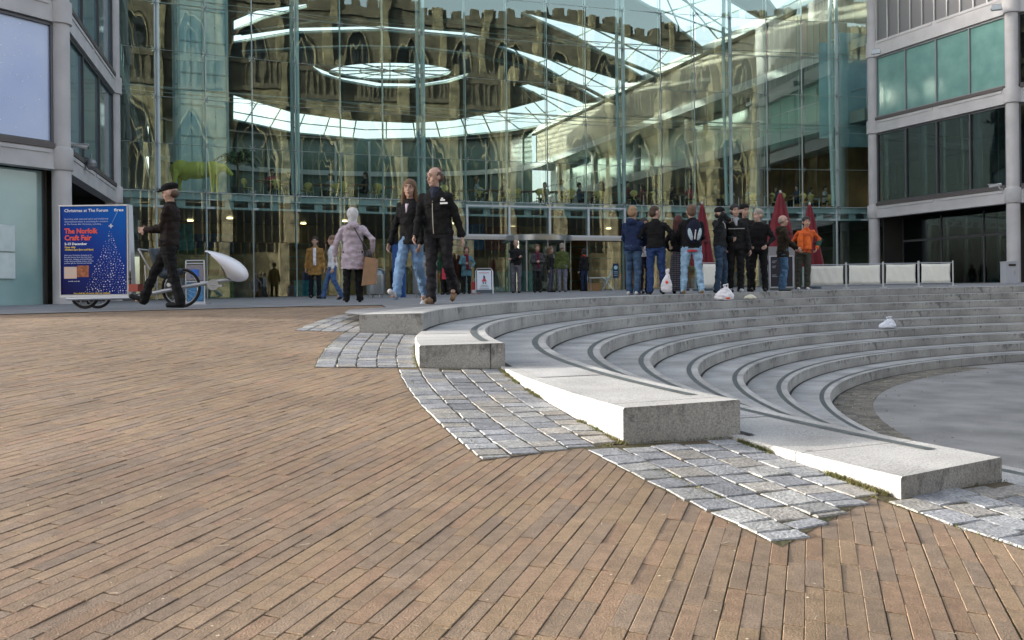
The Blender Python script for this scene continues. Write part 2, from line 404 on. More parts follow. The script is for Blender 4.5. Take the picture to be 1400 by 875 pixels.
        for s in (-1,1): ell(bm,hp_((s*.068,.03,.02)),(.018,.05,.045),Rh)
        ell(bm,hp_((0,.05,.075)),(.055,.06,.05),Rh)
    elif hairstyle=='stubble':
        ell(bm,hp_((0,.05,.01)),(.0755,.063,.085),Rh)
    elif hairstyle in('beanie','cap'):
        ell(bm,hp_((0,.052,-.02)),(.082,.062,.06),Rh)
    elif hairstyle=='hoodup':
        ell(bm,hp_((0,.03,.02)),(.10,.11,.125),Rh); cone(bm,hp_((0,.04,-.05)),neck,.09,.10)
    remesh('hair' if hairstyle!='hoodup' else 'hood',bm,min(vox,.012),hm if hairstyle!='hoodup' else cloth(hair,'hood_cloth'),o,.004,40)
    if hairstyle=='beanie':
        bm=bmesh.new(); ell(bm,hp_((0,.018,.075)),(.088,.106,.078),Rh); loft(bm,[(hp_((0,.015,.035)),.088,.106),(hp_((0,.015,.075)),.09,.108)],16)
        remesh('hat',bm,.012,cloth(hatcol),o,.003,40)
    if hairstyle=='cap':
        bm=bmesh.new(); ell(bm,hp_((0,.02,.085)),(.092,.115,.055),Rh); ell(bm,hp_((0,.015,.055)),(.085,.104,.045),Rh)
        ell(bm,hp_((0,-.10,.055)),(.068,.06,.012),Rh)
        remesh('hat',bm,.010,cloth(hatcol),o,.002,40)
    if extra: extra(o,locals())
    return o
# ================================================================== PEOPLE
def skin2(): return (.48,.28,.20)
BLK=(.014,.014,.016); GRP='people gathered at the top of the steps'
def px_person(label,px,D,**k):
    return person(label,onT(px,D),k.pop('face',0),**k)
def holster(o,L):      # small emblem on a fleece
    pass
# the couple walking past the top block
def couple_man_extra(o,L):
    mb=MB(); mb.box(.075,.135,-.142,-.130,1.315,1.335); mb.box(.07,.17,-.140,-.128,1.275,1.297); mb.box(.085,.11,-.142,-.130,1.34,1.355)
    b=mb.build('emblem',mat('emblem_white',(.75,.75,.76)),o); b.rotation_euler=(0,0,0)
    mb=MB(); mb.tube([(-.03,-.142,1.40),(-.03,-.152,1.2),(-.025,-.15,1.0),(-.02,-.142,.90)],.006,6); mb.build('zip',mat('zip_metal',(.35,.33,.3),.4,.8),o)
    bm=bmesh.new(); loft(bm,[((0,-.105,1.30),.012,.02),((0,-.10,1.36),.022,.025),((0,-.075,1.43),.036,.035)],12); remesh('tshirt',bm,.010,cloth((.42,.42,.48)),o)
couple_man=px_person('balding man in a black zipped fleece with white chest emblem, walking beside a woman',601,11.9,face=-16,H=1.80,lean=(-.03,-.03),
    jacket=(.011,.011,.012),trousers=(.018,.017,.02),hair=(.10,.06,.04),hairstyle='balding',head=-38,nod=6,
    feet=((-.06,-.16,.0),(.11,.26,.02)),heel=(0,.10),hands=((-.25,-.22,.84),(.31,.10,.78)),hem=.90,shoes=(.22,.14,.08),
    collar=(.03,.035,.06),vox=.010,extra=couple_man_extra,build=1.06)
def jeans_w(o,L):
    bm=bmesh.new(); loft(bm,[((0,-.105,1.28),.012,.02),((0,-.09,1.36),.024,.025),((0,-.07,1.42),.038,.035)],12); remesh('blouse',bm,.012,cloth((.62,.5,.62)),o)
px_person('long-haired woman in black cardigan and pale blue jeans striding beside the balding man',562,12.2,face=-24,H=1.68,
    jacket=(.012,.012,.013),trousers=(.16,.26,.42),jeans=True,hair=(.14,.08,.042),hairstyle='long',head=18,
    feet=((-.02,-.40,.05),(.10,.22,.0)),heel=(-.1,.05),hands=((-.30,-.10,.80),(.22,-.1,.84)),hem=.84,shoes=(.62,.63,.66),
    vox=.010,build=.93,extra=jeans_w)
# man by the cargo trike
px_person('man in black flat cap and dark jacket walking left past the poster trike',232,12.75,face=-82,H=1.76,
    jacket=(.020,.014,.013),trousers=(.010,.010,.012),hair=(.1,.09,.08),hairstyle='cap',hatcol=(.010,.010,.011),head=0,nod=14,
    feet=((-.08,-.42,.02),(.10,.14,0)),heel=(-.08,0),hands=((-.07,-.30,1.12),(.05,-.31,1.11)),elbow=((-.35,.9,-.9),(.35,.9,-.9)),hem=.88,shoes=(.015,.015,.017),
    collar=(.018,.013,.012),vox=.010,build=1.22,lean=(0,.03))
# elderly woman in lavender coat, seen from behind
def shoulderbag(o,L):
    mb=MB(); mb.tube([(.02,-.125,1.46),(-.02,.14,1.42),(-.16,.17,1.15),(-.27,.10,.98)],.012,6); mb.tube([(.02,-.12,1.46),(-.15,-.17,1.2),(-.27,-.06,.98)],.012,6); mb.build('strap',mat('bag_leather',(.018,.016,.02),.5),o)
    bm=bmesh.new(); ell(bm,(-.29,.03,.88),(.07,.16,.11)); remesh('bag',bm,.014,mat('bag_leather'),o)
px_person('woman in pale lavender coat and grey headscarf seen from behind with a shoulder bag',483,15.6,face=188,H=1.62,
    jacket=(.46,.385,.44),trousers=(.012,.012,.014),hair=(.58,.57,.58),hairstyle='hoodup',head=0,nod=8,
    feet=((-.12,-.02,0),(.12,.06,0)),hands=((-.36,-.05,.95),(.34,-.02,.88)),hem=.62,shoes=(.012,.012,.014),build=1.12,hood=True,extra=shoulderbag)
px_person('dark-haired man in an open tan overcoat and white shirt, left of the lavender coat',431,25.5,face=12,H=1.74,
    jacket=(.27,.155,.05),trousers=(.010,.010,.018),hair=(.03,.022,.018),head=-6,hem=.66,vox=.018,build=1.05,
    feet=((-.12,.02,0),(.11,-.03,0)),extra=lambda o,L:(lambda b:(loft(b,[((-.01,-.145,.93),.045,.03),((-.01,-.14,1.2),.05,.03),((-.01,-.1,1.44),.05,.03)],10),remesh('shirt',b,.016,cloth((.62,.62,.68)),o)))(bmesh.new()))
px_person('person in a white top and blue jeans half hidden behind the lavender coat',455,20.5,face=-70,H=1.45,
    jacket=(.62,.62,.66),trousers=(.05,.10,.22),jeans=True,hair=(.2,.12,.08),vox=.018,feet=((-.06,-.28,0),(.06,.2,0)),heel=(0,.05),hem=.9,build=.95)
# people by the doors
GD='people waiting outside the doors'
px_person('woman in a dark green coat holding a crimson bag, behind the walking man',609,29.5,face=-15,H=1.66,jacket=(.02,.07,.04),trousers=BLK,hair=(.05,.03,.02),hairstyle='bob',hem=.72,vox=.02,group=GD)
px_person('auburn-haired woman in teal coat and red scarf left of the white pavement sign',638,31,face=10,H=1.62,jacket=(.10,.21,.25),trousers=BLK,hair=(.09,.025,.02),hairstyle='bob',hem=.66,vox=.02,group=GD,scarf=(.16,.015,.03),hands=((-.08,-.28,1.12),(.2,-.2,1.0)))
px_person('bald man in black leather jacket with folded arms before the revolving door',706,30.5,face=-8,H=1.80,jacket=(.016,.016,.017),trousers=(.12,.12,.14),hair=(.2,.2,.2),hairstyle='stubble',hem=.92,vox=.02,group=GD,hands=((.12,-.22,1.17),(-.12,-.24,1.12)),build=1.08)
px_person('woman in a grey coat with a long maroon scarf before the revolving door',735,30.8,face=5,H=1.64,jacket=(.06,.06,.065),trousers=BLK,hair=(.14,.05,.03),hairstyle='bob',hem=.78,vox=.02,group=GD,scarf=(.13,.02,.045),hands=((-.05,-.24,1.12),(.05,-.24,1.12)))
px_person('brown-haired woman in black jacket facing the man in olive green',753,31.5,face=60,H=1.58,jacket=BLK,trousers=(.09,.10,.13),hair=(.16,.09,.05),hairstyle='long',hem=.9,vox=.02,group=GD)
px_person('grey-haired man in olive green jacket and pale trousers, back to the camera',769,31,face=175,H=1.68,jacket=(.075,.095,.03),trousers=(.16,.17,.22),hair=(.30,.26,.22),hairstyle='crop',hem=.84,vox=.02,group=GD,build=1.12)
px_person('dark-haired person in black with a red shoulder strap beside the folding table',799,33.5,face=-140,H=1.58,jacket=(.014,.012,.014),trousers=(.02,.03,.07),hair=(.02,.015,.015),hairstyle='bob',hem=.86,vox=.02,group=GD,scarf=(.5,.03,.03))
# the group at the top of the steps
px_person('man with cropped fair hair in a navy hooded top, leftmost on the steps',866,18.3,face=150,H=1.80,group=GRP,jacket=(.016,.028,.075),trousers=(.05,.09,.16),jeans=True,hair=(.32,.20,.11),hairstyle='crop',
    hem=.86,hood=True,shoes=(.6,.6,.62),hands=((-.1,-.32,1.0),(.15,-.30,1.0)),build=1.02,feet=((-.09,0,0),(.11,-.08,0)))
px_person('dark-haired person in white, half hidden behind the navy hooded top and black jacket',881,19.6,face=20,H=1.64,group=GRP,jacket=(.55,.55,.58),trousers=(.02,.015,.02),hair=(.03,.012,.010),hairstyle='long',hands=((-.1,-.25,1.05),(.1,-.25,1.0)))
px_person('man in short black jacket and dark blue jeans, back turned, looking right',897,18.2,face=172,H=1.78,group=GRP,jacket=(.010,.010,.011),trousers=(.022,.045,.13),jeans=True,hair=(.06,.035,.022),hairstyle='crop',head=-62,
    hem=.92,hands=((-.34,-.18,1.0),(.30,-.1,.95)),feet=((-.14,-.05,0),(.12,.06,0)),build=1.08,collar=(.010,.010,.011))
def skirtmat():
    m=mat('plaid_skirt',(.10,.09,.12),.9); nt=m.node_tree;N=nt.nodes;L=nt.links
    tc=N.new('ShaderNodeTexCoord'); w=N.new('ShaderNodeTexWave'); w.inputs['Scale'].default_value=7; w.bands_direction='Z'
    w2=N.new('ShaderNodeTexWave'); w2.inputs['Scale'].default_value=9; w2.bands_direction='X'
    L.new(tc.outputs['Object'],w.inputs[0]); L.new(tc.outputs['Object'],w2.inputs[0])
    a=N.new('ShaderNodeMath'); a.operation='ADD'; L.new(w.outputs['Fac'],a.inputs[0]); L.new(w2.outputs['Fac'],a.inputs[1])
    r=N.new('ShaderNodeValToRGB'); r.color_ramp.elements[0].color=(.05,.045,.06,1); r.color_ramp.elements[0].position=.5; r.color_ramp.elements[1].color=(.32,.30,.33,1)
    h=N.new('ShaderNodeMath'); h.operation='MULTIPLY'; h.inputs[1].default_value=.5; L.new(a.outputs[0],h.inputs[0]); L.new(h.outputs[0],r.inputs[0]); L.new(r.outputs[0],N['Principled BSDF'].inputs['Base Color'])
skirtmat()
px_person('auburn-haired woman in a long grey checked skirt left of the backpack',928,18.8,face=165,H=1.62,group=GRP,jacket=(.012,.011,.013),hair=(.07,.015,.010),hairstyle='long',skirt=(('plaid_skirt',),.06),hem=.95,hands=((-.2,-.2,1.0),(.2,-.2,1.0)))
def backpack(o,L):
    bm=bmesh.new(); ell(bm,(.0,-.0,1.20),(.16,.10,.25)); 
    bm.free()
    bm=bmesh.new(); ell(bm,(0,.19,1.22),(.165,.085,.24)); remesh('backpack',bm,.014,cloth((.012,.014,.03)),o)
    for s in (-1,1):
        bm=bmesh.new(); ell(bm,(s*.085,.245,1.17),(.05,.03,.13),Matrix.Rotation(s*.25,4,'Y')); remesh('backpack_panel',bm,.012,cloth((.45,.55,.62)),o)
    bm=bmesh.new(); cone(bm,(-.01,.282,1.25),(.01,.282,1.08),.014,.018); remesh('backpack_mark',bm,.010,cloth((.6,.55,.56)),o)
    bm=bmesh.new(); loft(bm,[((0,.0,.83),.175,.13),((0,.0,.88),.175,.13)]); remesh('tshirt_hem',bm,.014,cloth((.5,.06,.07)),o)
px_person('stocky man in light blue jeans wearing a navy and pale blue backpack',946,18.2,face=184,H=1.78,group=GRP,jacket=(.011,.010,.011),trousers=(.26,.40,.55),jeans=True,hair=(.13,.07,.045),hairstyle='short',
    hem=.90,hood=True,build=1.18,shoes=(.24,.15,.06),hands=((-.12,-.26,1.0),(.16,-.26,1.0)),feet=((-.19,0,0),(.17,-.04,0)),extra=backpack)
px_person('man in black beanie and leather jacket with his hand raised to his mouth',985,18.7,face=62,H=1.76,group=GRP,jacket=(.022,.025,.028),trousers=(.035,.06,.10),jeans=True,hair=(.05,.03,.02),hairstyle='beanie',
    hem=.94,collar=(.5,.5,.52),hands=((-.05,-.20,1.50),(.13,-.24,1.12)),feet=((-.12,.02,0),(.10,-.08,0)),build=1.02,hood=True)
px_person('young black-haired man in a black jacket with a grey collar and chest stripe',1006,18.9,face=-4,H=1.84,group=GRP,jacket=(.016,.016,.018),trousers=(.012,.012,.013),hair=(.012,.010,.010),hairstyle='short',head=6,
    hem=.86,collar=(.36,.37,.40),shoes=(.5,.5,.55),hands=((-.25,-.12,.90),(.28,-.05,.84)),build=1.08,
    extra=lambda o,L:MB().box(-.16,.16,-.139,-.128,1.262,1.278).build('chest_stripe',mat('stripe_grey',(.4,.4,.4)),o))
px_person('tall man in black beanie and dark jacket behind the man with the chest stripe',1019,19.8,face=-30,H=1.91,group=GRP,jacket=(.022,.018,.017),trousers=BLK,hair=(.03,.02,.02),hairstyle='beanie',hem=.84,head=50)
px_person('fair-haired person in a black fleece standing left of the chalkboard menu',1037,19.4,face=-22,H=1.77,group=GRP,jacket=(.010,.010,.011),trousers=(.012,.012,.013),hair=(.30,.16,.07),hairstyle='short',head=-42,
    hem=.86,hands=((-.16,-.16,.98),(.20,-.16,.98)),build=1.14,feet=((-.13,0,0),(.14,.02,0)),skin=(.58,.38,.31))
px_person('bald man in a dark brown furry-collared coat and faded jeans facing right',1071,19.9,face=82,H=1.67,group=GRP,jacket=(.030,.022,.014),trousers=(.07,.14,.24),jeans=True,hair=(.3,.2,.15),hairstyle='stubble',hem=.78,
    collar=(.05,.035,.02),hood=True,hands=((-.12,-.30,.98),(.1,-.3,1.0)),build=1.06,shoes=(.1,.1,.09))
def vest(o,L):
    for s in (-1,1):
        bm=bmesh.new(); loft(bm,[((s*.095,-.128,.98),.075,.03),((s*.085,-.118,1.2),.075,.035),((s*.06,-.10,1.40),.05,.03)],10); remesh('orange_panel',bm,.014,cloth((.85,.17,.04)),o,.004)
    for i in (0,1):
        e=L['el'][i];s_=L['sh'][i]
        bm=bmesh.new(); cone(bm,e,e*.35+L['wr'][i]*.65,.066,.06); remesh('sleeve',bm,.016,cloth((.03,.09,.07)),o,.004)
px_person('dark-haired woman in a bright orange top, grey leggings and white trainers',1099,20.3,face=-10,H=1.65,group=GRP,jacket=(.62,.12,.035),trousers=(.06,.062,.05),hair=(.015,.012,.012),hairstyle='bun',head=10,
    lean=(.06,-.02),hem=.90,hands=((-.14,-.10,.98),(.30,-.02,1.0)),shoes=(.65,.62,.66),skin=(.5,.3,.22),extra=vest,feet=((-.13,0,0),(.08,-.02,0)))
# café customers seen through the glass on the mezzanine
FA,FB=.33,-.0062
def FY(x): return 37.5+FA*x+FB*x*x
def FX(px,py=280,off=0.):
    a,_=ray(px,py); x=0.
    for _ in range(60):
        y=FY(x)+off; x=a*y
    return x
MZ=4.02
def mezz(px,off): 
    x=FX(px,270,off); return (x,FY(x)+off,MZ)
seat_cols=[(.35,.05,.08),(.02,.02,.03),(.3,.32,.36),(.05,.06,.1),(.45,.45,.48),(.02,.03,.03),(.14,.03,.04),(.08,.1,.16)]
seat_words=['crimson','black','light grey','navy','white','dark green','maroon','slate blue']
seat_px=[(372,2.4,30),(500,2.0,-60),(652,2.2,80),(690,2.6,-30),(768,2.1,60),(822,2.4,-80),(858,2.0,40),(897,2.5,100),(944,2.2,-50),(978,2.1,20),(1022,2.6,75),(1090,2.2,-70),(1128,2.5,50)]
near_words=['at the left end of the mezzanine','behind the walking couple','above the A-frame sign','above the revolving door on its left','above the revolving door on its right','above the folding table','above the navy hooded top','above the black jacket','above the backpack','above the black beanie','above the fair-haired woman','just right of the tallest parasol','above the cream windbreaks']
for i,(px,off,rz) in enumerate(seat_px):
    x,y,z=mezz(px,off)
    person('café customer in a %s top, %s'%(seat_words[i%8],near_words[i]),(x,y,z),rz,H=1.7,group='café customers on the mezzanine',jacket=seat_cols[i%8],trousers=BLK,hair=(.05,.03,.02),
        hairstyle=['short','bob','long'][i%3],sit=True,vox=.03,feet=((-.1,-.42,0),(.1,-.4,0)),hands=((-.15,-.35,.72),(.15,-.38,.74)),hem=.5)
extra_px=[(395,3.2,20,'left of the lavender coat'),(452,3.0,-40,'above the person in white and jeans'),(612,3.1,70,'just right of the balding man'),(745,3.2,-20,'directly above the maroon scarf'),(792,3.0,90,'directly above the red shoulder strap'),(878,3.0,-80,'above the black jacket, at the back'),(918,3.1,30,'above the checked skirt, at the back'),(1000,3.2,-60,'above the chest-striped jacket, at the back'),(1060,3.0,10,'above the chalkboard, at the back'),(1108,3.1,80,'above the orange top, at the back')]
for i,(px,off,rz,wd) in enumerate(extra_px):
    x,y,z=mezz(px,off)
    person('café customer in %s clothes %s'%(seat_words[(i+3)%8],wd),(x,y,z),rz,H=1.7,group='café customers on the mezzanine',jacket=seat_cols[(i+3)%8],trousers=BLK,hair=(.05,.03,.02),
        hairstyle=['bob','short','long'][i%3],sit=True,vox=.03,feet=((-.1,-.42,0),(.1,-.4,0)),hands=((-.15,-.35,.72),(.15,-.38,.74)),hem=.5)
# ================================================================== GROUND
_T_real=T
def T(x,y): return -.237+.01*x+.0127*y      # forecourt is drawn in units of SG metres, then set to real size below
_before=set(bpy.data.objects)
def struct(o): o['kind']='structure'; return o
def pol(r,deg): t=math.radians(deg); return CX+r*math.cos(t),CY+r*math.sin(t)
gran=granite('granite_step',(.425,.42,.405))
gran_shaded=granite('tread_granite_shaded',(.39,.388,.38),False,1.35)  # same step granite, darkened: shade on the treads put into the colour
gran_t=granite('granite_terrace',(.25,.25,.255),False,0)
dark_strip=mat('dark_inlay',(.055,.065,.065),.6,0,.4,12)
# --- paving bed of the whole forecourt (under bricks and setts)
mb=MB()
def bedz(x,y):
    g=G(x,y)-.0042
    r=math.hypot(x-CX,y-CY); th=math.degrees(math.atan2(y-CY,x-CX))%360
    for k in range(1,10):
        if RK(k)<=r<(RK(k-1)+.05 if k>1 else 15.66):
            if th<TH[k]+1.5 : g=min(g,T(x,y)+LV(k)-.2)
    if r<RK(9): g=min(g,T(x,y)+LV(9)-.35)
    if r<16.0 and th<181 : g=min(g,T(x,y)-.5)
    return g
xs=[-60,-40,-25,-16,-12]+[-10+.2*i for i in range(75)]+[5,6,8,11,15,20,30,45,70]; ys=[-60,-40,-20,-10,-5,-2,0]+[.2*i for i in range(1,75)]+[15,16,18,22]
for i in range(len(xs)): 
    for j in range(len(ys)): mb.v.append((xs[i],ys[j],bedz(xs[i],ys[j])))
n=len(ys)
for i in range(len(xs)-1):
    for j in range(n-1): mb.f.append((i*n+j,(i+1)*n+j,(i+1)*n+j+1,i*n+j+1)); mb.c.append(None)
bed=mat('joint_earth',(.05,.04,.025),.95,0,0,3.,.004,60,.1,col2=(.06,.065,.028))
struct(mb.build('ground',bed,fix=False))
mb=MB(); mb.face([(-900,-900,-3.4),(900,-900,-3.4),(900,900,-3.4),(-900,900,-3.4)]); struct(mb.build('far_ground',mat('far_ground',(.16,.15,.14),.9)))
# --- bricks, each one a bevelled block in a single paving sheet
A=math.atan(.334); E=Vector((math.sin(A),math.cos(A))); NN=Vector((math.cos(A),-math.sin(A)))
def bound_y(x):
    pts=[(-60,-8),(-30,3),(-12,10.2),(-7.2,12.62),(-5,13.6),(-3.2,14.35),(-2.0,13.8),(-1.7,12.1),(-1.6,9)]
    for (a,b),(c,d) in zip(pts,pts[1:]):
        if a<=x<=c: return b+(d-b)*(x-a)/(c-a)
    return 99
SW=.73
def sett_outer(th,r=15.):
    if th<168: return 15.7
    if th<TH[1]: return 15.607+.62
    for k in range(2,10):
        if th<TH[k]+{4:1.45,3:.65}.get(k,0)*max(0,min(1,(r-RK(k-1))/.8)): return RK(k-1)+(.84 if k==4 else SW)
    return RK(9)+SW
def in_brick(x,y):
    if y>bound_y(x)+.03: return False
    r=math.hypot(x-CX,y-CY); th=math.degrees(math.atan2(y-CY,x-CX))%360
    return r>min(sett_outer(th,r),sett_outer(th+.5,r))-(.12 if th<TH[1]-8 else .16)
brick_cols=[(0.209,0.150,0.102),(0.216,0.152,0.099),(0.204,0.144,0.098),(0.196,0.143,0.102),(0.222,0.157,0.100),(0.209,0.143,0.098),(0.200,0.146,0.104),(0.219,0.146,0.097),(0.182,0.135,0.100)]
mb=MB(); rnd=random.Random(3)
BW,BL=.0505,.232
def add_block(mb,c0,uvx,uvy,hx,hy,zf,top,col,bev,jit=0.,rnd=rnd):
    """bevelled block: centre c0, half sizes hx, hy along uvx, uvy, top height above zf"""
    tx=(rnd.random()-.5)*jit; ty=(rnd.random()-.5)*jit
    def p(a,b,z):
        q=c0+uvx*a+uvy*b; return (q.x,q.y,zf(q.x,q.y)+z+tx*a+ty*b)
    o=[(-hx,-hy),(hx,-hy),(hx,hy),(-hx,hy)]; n_=[(a-math.copysign(bev,a),b-math.copysign(bev,b)) for a,b in o]
    i=len(mb.v)
    mb.v+=[p(a,b,top) for a,b in n_]+[p(a,b,top-bev*.9) for a,b in o]+[p(a,b,top-.02) for a,b in o]
    mb.f.append((i,i+1,i+2,i+3)); mb.c.append(col)
    for k in range(4):
        l=(k+1)%4
        mb.f.append((i+4+k,i+4+l,i+l,i+k)); mb.c.append(col); mb.f.append((i+8+k,i+8+l,i+4+l,i+4+k)); mb.c.append(col)
for iv in range(-330,130):
    v=iv*BW; off=rnd.random()*BL; row=(rnd.random()-.5)*.003
    for iu in range(-10,75):
        u=iu*BL+off; c=E*u+NN*(v+row)
        x,y=c.x,c.y
        if y<.55 or y>14.6 or x<-.80*y-2.2 or x>.70*y+1.2 or x>4.2: continue
        if not in_brick(x,y): continue
        b=rnd.choice(brick_cols); s=rnd.uniform(.93,1.07)
        nz=noise.noise(Vector((x*.35,y*.35,3))); s*=1+.10*nz
        col=(b[0]*s,b[1]*s,b[2]*s*(1-.06*nz))
        add_block(mb,c,E,NN,BL/2-rnd.uniform(.0012,.0036),BW/2-rnd.uniform(.0002,.0016),G,rnd.uniform(-.0011,.0011),col,.0015,.012,rnd)
struct(mb.build('brick_paving',stone_attr('brick_clay',.85,.0016,190.,.22,16.,.20),fix=False))
# --- granite setts in the strips along the step ends
mb=MB(); bd=MB(); rnd=random.Random(5)
def sett_strip(r0,r1,t0,t1,zf,cols,rowsn,mb,lift=.0065,skip=0.,tilt=0.):
    w=(r1-r0)/rowsn; te=t1
    for i in range(rowsn):
        t1=te+tilt*(i+.5)/rowsn
        r=r0+w*(i+.5); t=t0+rnd.random()*.3
        ln=rnd.uniform(.10,.17)
        while True:
            dt=math.degrees(ln/r)
            if t+dt>t1: dt=t1-t
            if dt*r*PI/180<.022: break
            tc=t+dt/2; x,y=pol(r,tc); a=math.radians(tc)
            er=Vector((math.cos(a),math.sin(a))); et=Vector((-er.y,er.x))
            b=rnd.choice(cols); s=rnd.uniform(.82,1.15)
            j=(rnd.random()-.5)*.2
            add_block(mb,Vector((x,y)),(er+et*j).normalized(),(et-er*j).normalized(),w/2-rnd.uniform(.0025,.006),dt*r*PI/360-rnd.uniform(.0025,.006),zf,lift+rnd.uniform(-.0016,.0018),(b[0]*s,b[1]*s,b[2]*s),.0048,.04,rnd)
            t+=dt; ln=rnd.uniform(.10,.17)
            if t>=t1-.02: break
def bedstrip(r0,r1,t0,t1,zf,lift,bd,tilt=0.):
    n=max(2,int((t1-t0)/.5)); 
    for i in range(n):
        a,b=t0+(t1-t0)*i/n,t0+(t1-t0)*(i+1)/n; e_=tilt if i==n-1 else 0.
        for j in range(3):
            ra,rb=r0+(r1-r0)*j/3,r0+(r1-r0)*(j+1)/3
            q=[pol(ra,a),pol(rb,a),pol(rb,b+e_*(j+1)/3),pol(ra,b+e_*j/3)]
            bd.face([(x,y,zf(x,y)+lift) for x,y in q])
sc=[(.26,.265,.275),(.225,.23,.245),(.28,.28,.275),(.20,.205,.22),(.265,.25,.23)]
for k in range(0,6):
    r0=(RK(k) if k>0 else 15.607)+{1:.02,2:.04,3:.062}.get(k,.006); t0=168.5 if k==0 else TH[k]+.1; t1=TH[k+1]-.05
    r1=r0+({3:.80,2:.74}.get(k,SW) if k else .62); tl_=1.45 if k==3 else (.65 if k==2 else 0.)
    sett_strip(r0,r1,t0,t1,G,sc,5,mb,tilt=tl_); bedstrip(r0,r1+.004,t0,t1+.03,G,.0018,bd,tl_)
struct(mb.build('granite_setts',stone_attr('sett_granite',.75,.003,90.,.25,14.,.33),fix=False))
struct(bd.build('sett_bedding',mat('sett_sand',(.13,.10,.075),.95,0,0,4,.006,50,.1,col2=(.05,.055,.025)),fix=False))
# --- amphitheatre steps
steps=thing('amphitheatre_steps','broad curved amphitheatre of nine granite steps sinking into the forecourt','steps',(0,0,0))
def ringmesh(name,prof,t0,t1,zoff,m,parent,capend=True,n=None,tilt=0.):
    """prof: list of (r,z) across; swept from t0 to t1"""
    mbx=MB(); n=n or int((t1-t0)/.6); L=[]; acc=[0]
    for a,b in zip(prof,prof[1:]): acc.append(acc[-1]+math.hypot(a[0]-b[0],a[1]-b[1]))
    rmin=min(p[0] for p in prof); rmax=max(p[0] for p in prof)+1e-9
    def pt(j,t):
        if t>t1-.001: t=t+tilt*(prof[j][0]-rmin)/(rmax-rmin)
        x,y=pol(prof[j][0],t); return (x,y,T(x,y)+zoff+prof[j][1])
    for i in range(n):
        a=t0+(t1-t0)*i/n; b=t0+(t1-t0)*(i+1)/n
        for j in range(len(prof)-1):
            R0=prof[j][0]; ua,ub=math.radians(a)*R0,math.radians(b)*R0
            hz=abs(prof[j][0]-prof[j+1][0])>abs(prof[j][1]-prof[j+1][1])
            va,vb=(prof[j][1],prof[j+1][1])
            if j==0: va=vb=-1.
            mbx.face([pt(j,a),pt(j+1,a),pt(j+1,b),pt(j,b)],uv=[(ua,va),(ua,vb),(ub,vb),(ub,va)])
    if capend:
        for t,rev in ((t1,False),(t0,True)):
            pts=[pt(j,t) for j in range(len(prof))]; uvs=[(p[0]*1.0+.37,p[1]) for p in prof]
            if rev: pts.reverse(); uvs.reverse()
            mbx.face(pts,uv=uvs)
    o=mbx.build(name,m,parent); 
    bm=bmesh.new(); bm.from_mesh(o.data); bmesh.ops.remove_doubles(bm,verts=bm.verts,dist=.0005); bmesh.ops.recalc_face_normals(bm,faces=bm.faces); bm.to_mesh(o.data); bm.free()
    return o
for k in range(1,10):
    Ro=(RK(k-1) if k>1 else 15.607)+{2:.014,3:.035,4:.058}.get(k,-.004); Ri=RK(k); b=.008
    prof=[(Ro,-.75),(Ro,-b),(Ro-b,0),(Ri+b,0),(Ri,-b),(Ri,-.75)]
    s=ringmesh('step',prof,30,TH[k],LV(k),gran,steps,tilt=.35 if k==4 else 0.)
    ringmesh('inlay_strip',[(Ri+.085,.0025),(Ri+.145,.0025)],30,TH[k]-(1.1 if k>1 else 60),LV(k),dark_strip,s,False)
    if k>1: ringmesh('tread_shade',[((RK(k-1) if k>1 else 15.6)-.04,.0028),(Ri+.147,.0028)],30,TH[k]-6.,LV(k),gran_shaded,s,False)  # overlay sheet with painted shade, kept clear of the sunlit block ends
    if k<10: ringmesh('shadow_joint',[(Ri-.002,.006-.17),(Ri-.038,.006-.17)],30,TH[k]+.3 if k<9 else TH[k],LV(k),mat('joint_dark',(.02,.02,.02),.9),s,False)  # flat dark strip painted in for the shaded recess under the riser
# --- pit floor
zf9=lambda x,y:T(x,y)+LV(9)-.17
pts=[pol(RK(9)+.01,a) for a in range(0,360,3)]
mb=MB()
for i in range(len(pts)):
    for j in range(12):
        s0,s1=j/12,(j+1)/12
        q=[(CX+(pts[i][0]-CX)*s,CY+(pts[i][1]-CY)*s) for s in (s0,s1)]+[(CX+(pts[(i+1)%120][0]-CX)*s,CY+(pts[(i+1)%120][1]-CY)*s) for s in (s1,s0)]
        if j==0: q=q[:3]
        mb.face([(x,y,zf9(x,y)) for x,y in q])
pit=granite('pit_paving',(.27,.264,.255),False,0); struct(mb.build('pit_floor',pit,fix=False))
mb=MB(); sett_strip(RK(9)-.56,RK(9)-.02,120,235,zf9,[(.16,.145,.12),(.13,.12,.10),(.19,.17,.14)],4,mb,.006)
struct(mb.build('pit_edge_setts',MATS['sett_granite'],fix=False))
# --- terrace
outer=[pol(15.6,a) for a in range(181,20,-1)]
outer+= [(60,20),(160,60),(160,260),(-160,260),(-160,-40),(-60,-8),(-30,3),(-12,10.2),(-7.2,12.62),(-5,13.6),(-3.2,14.35),(-2.0,13.8),(-1.7,12.1),pol(15.607+.62,173),pol(15.607+.3,178)]
pl=[Vector((x,y,0)) for x,y in outer]
tris=tessellate_polygon([pl])
me=bpy.data.meshes.new('terrace'); me.from_pydata([(x,y,T(x,y)) for x,y in outer],[],[tuple(t) for t in tris]); me.update()
bm=bmesh.new(); bm.from_mesh(me); bmesh.ops.recalc_face_normals(bm,faces=bm.faces)
if sum(f.normal.z for f in bm.faces)<0: bmesh.ops.reverse_faces(bm,faces=bm.faces)
bm.to_mesh(me); bm.free()
struct(link('terrace_paving',me,gran_t))
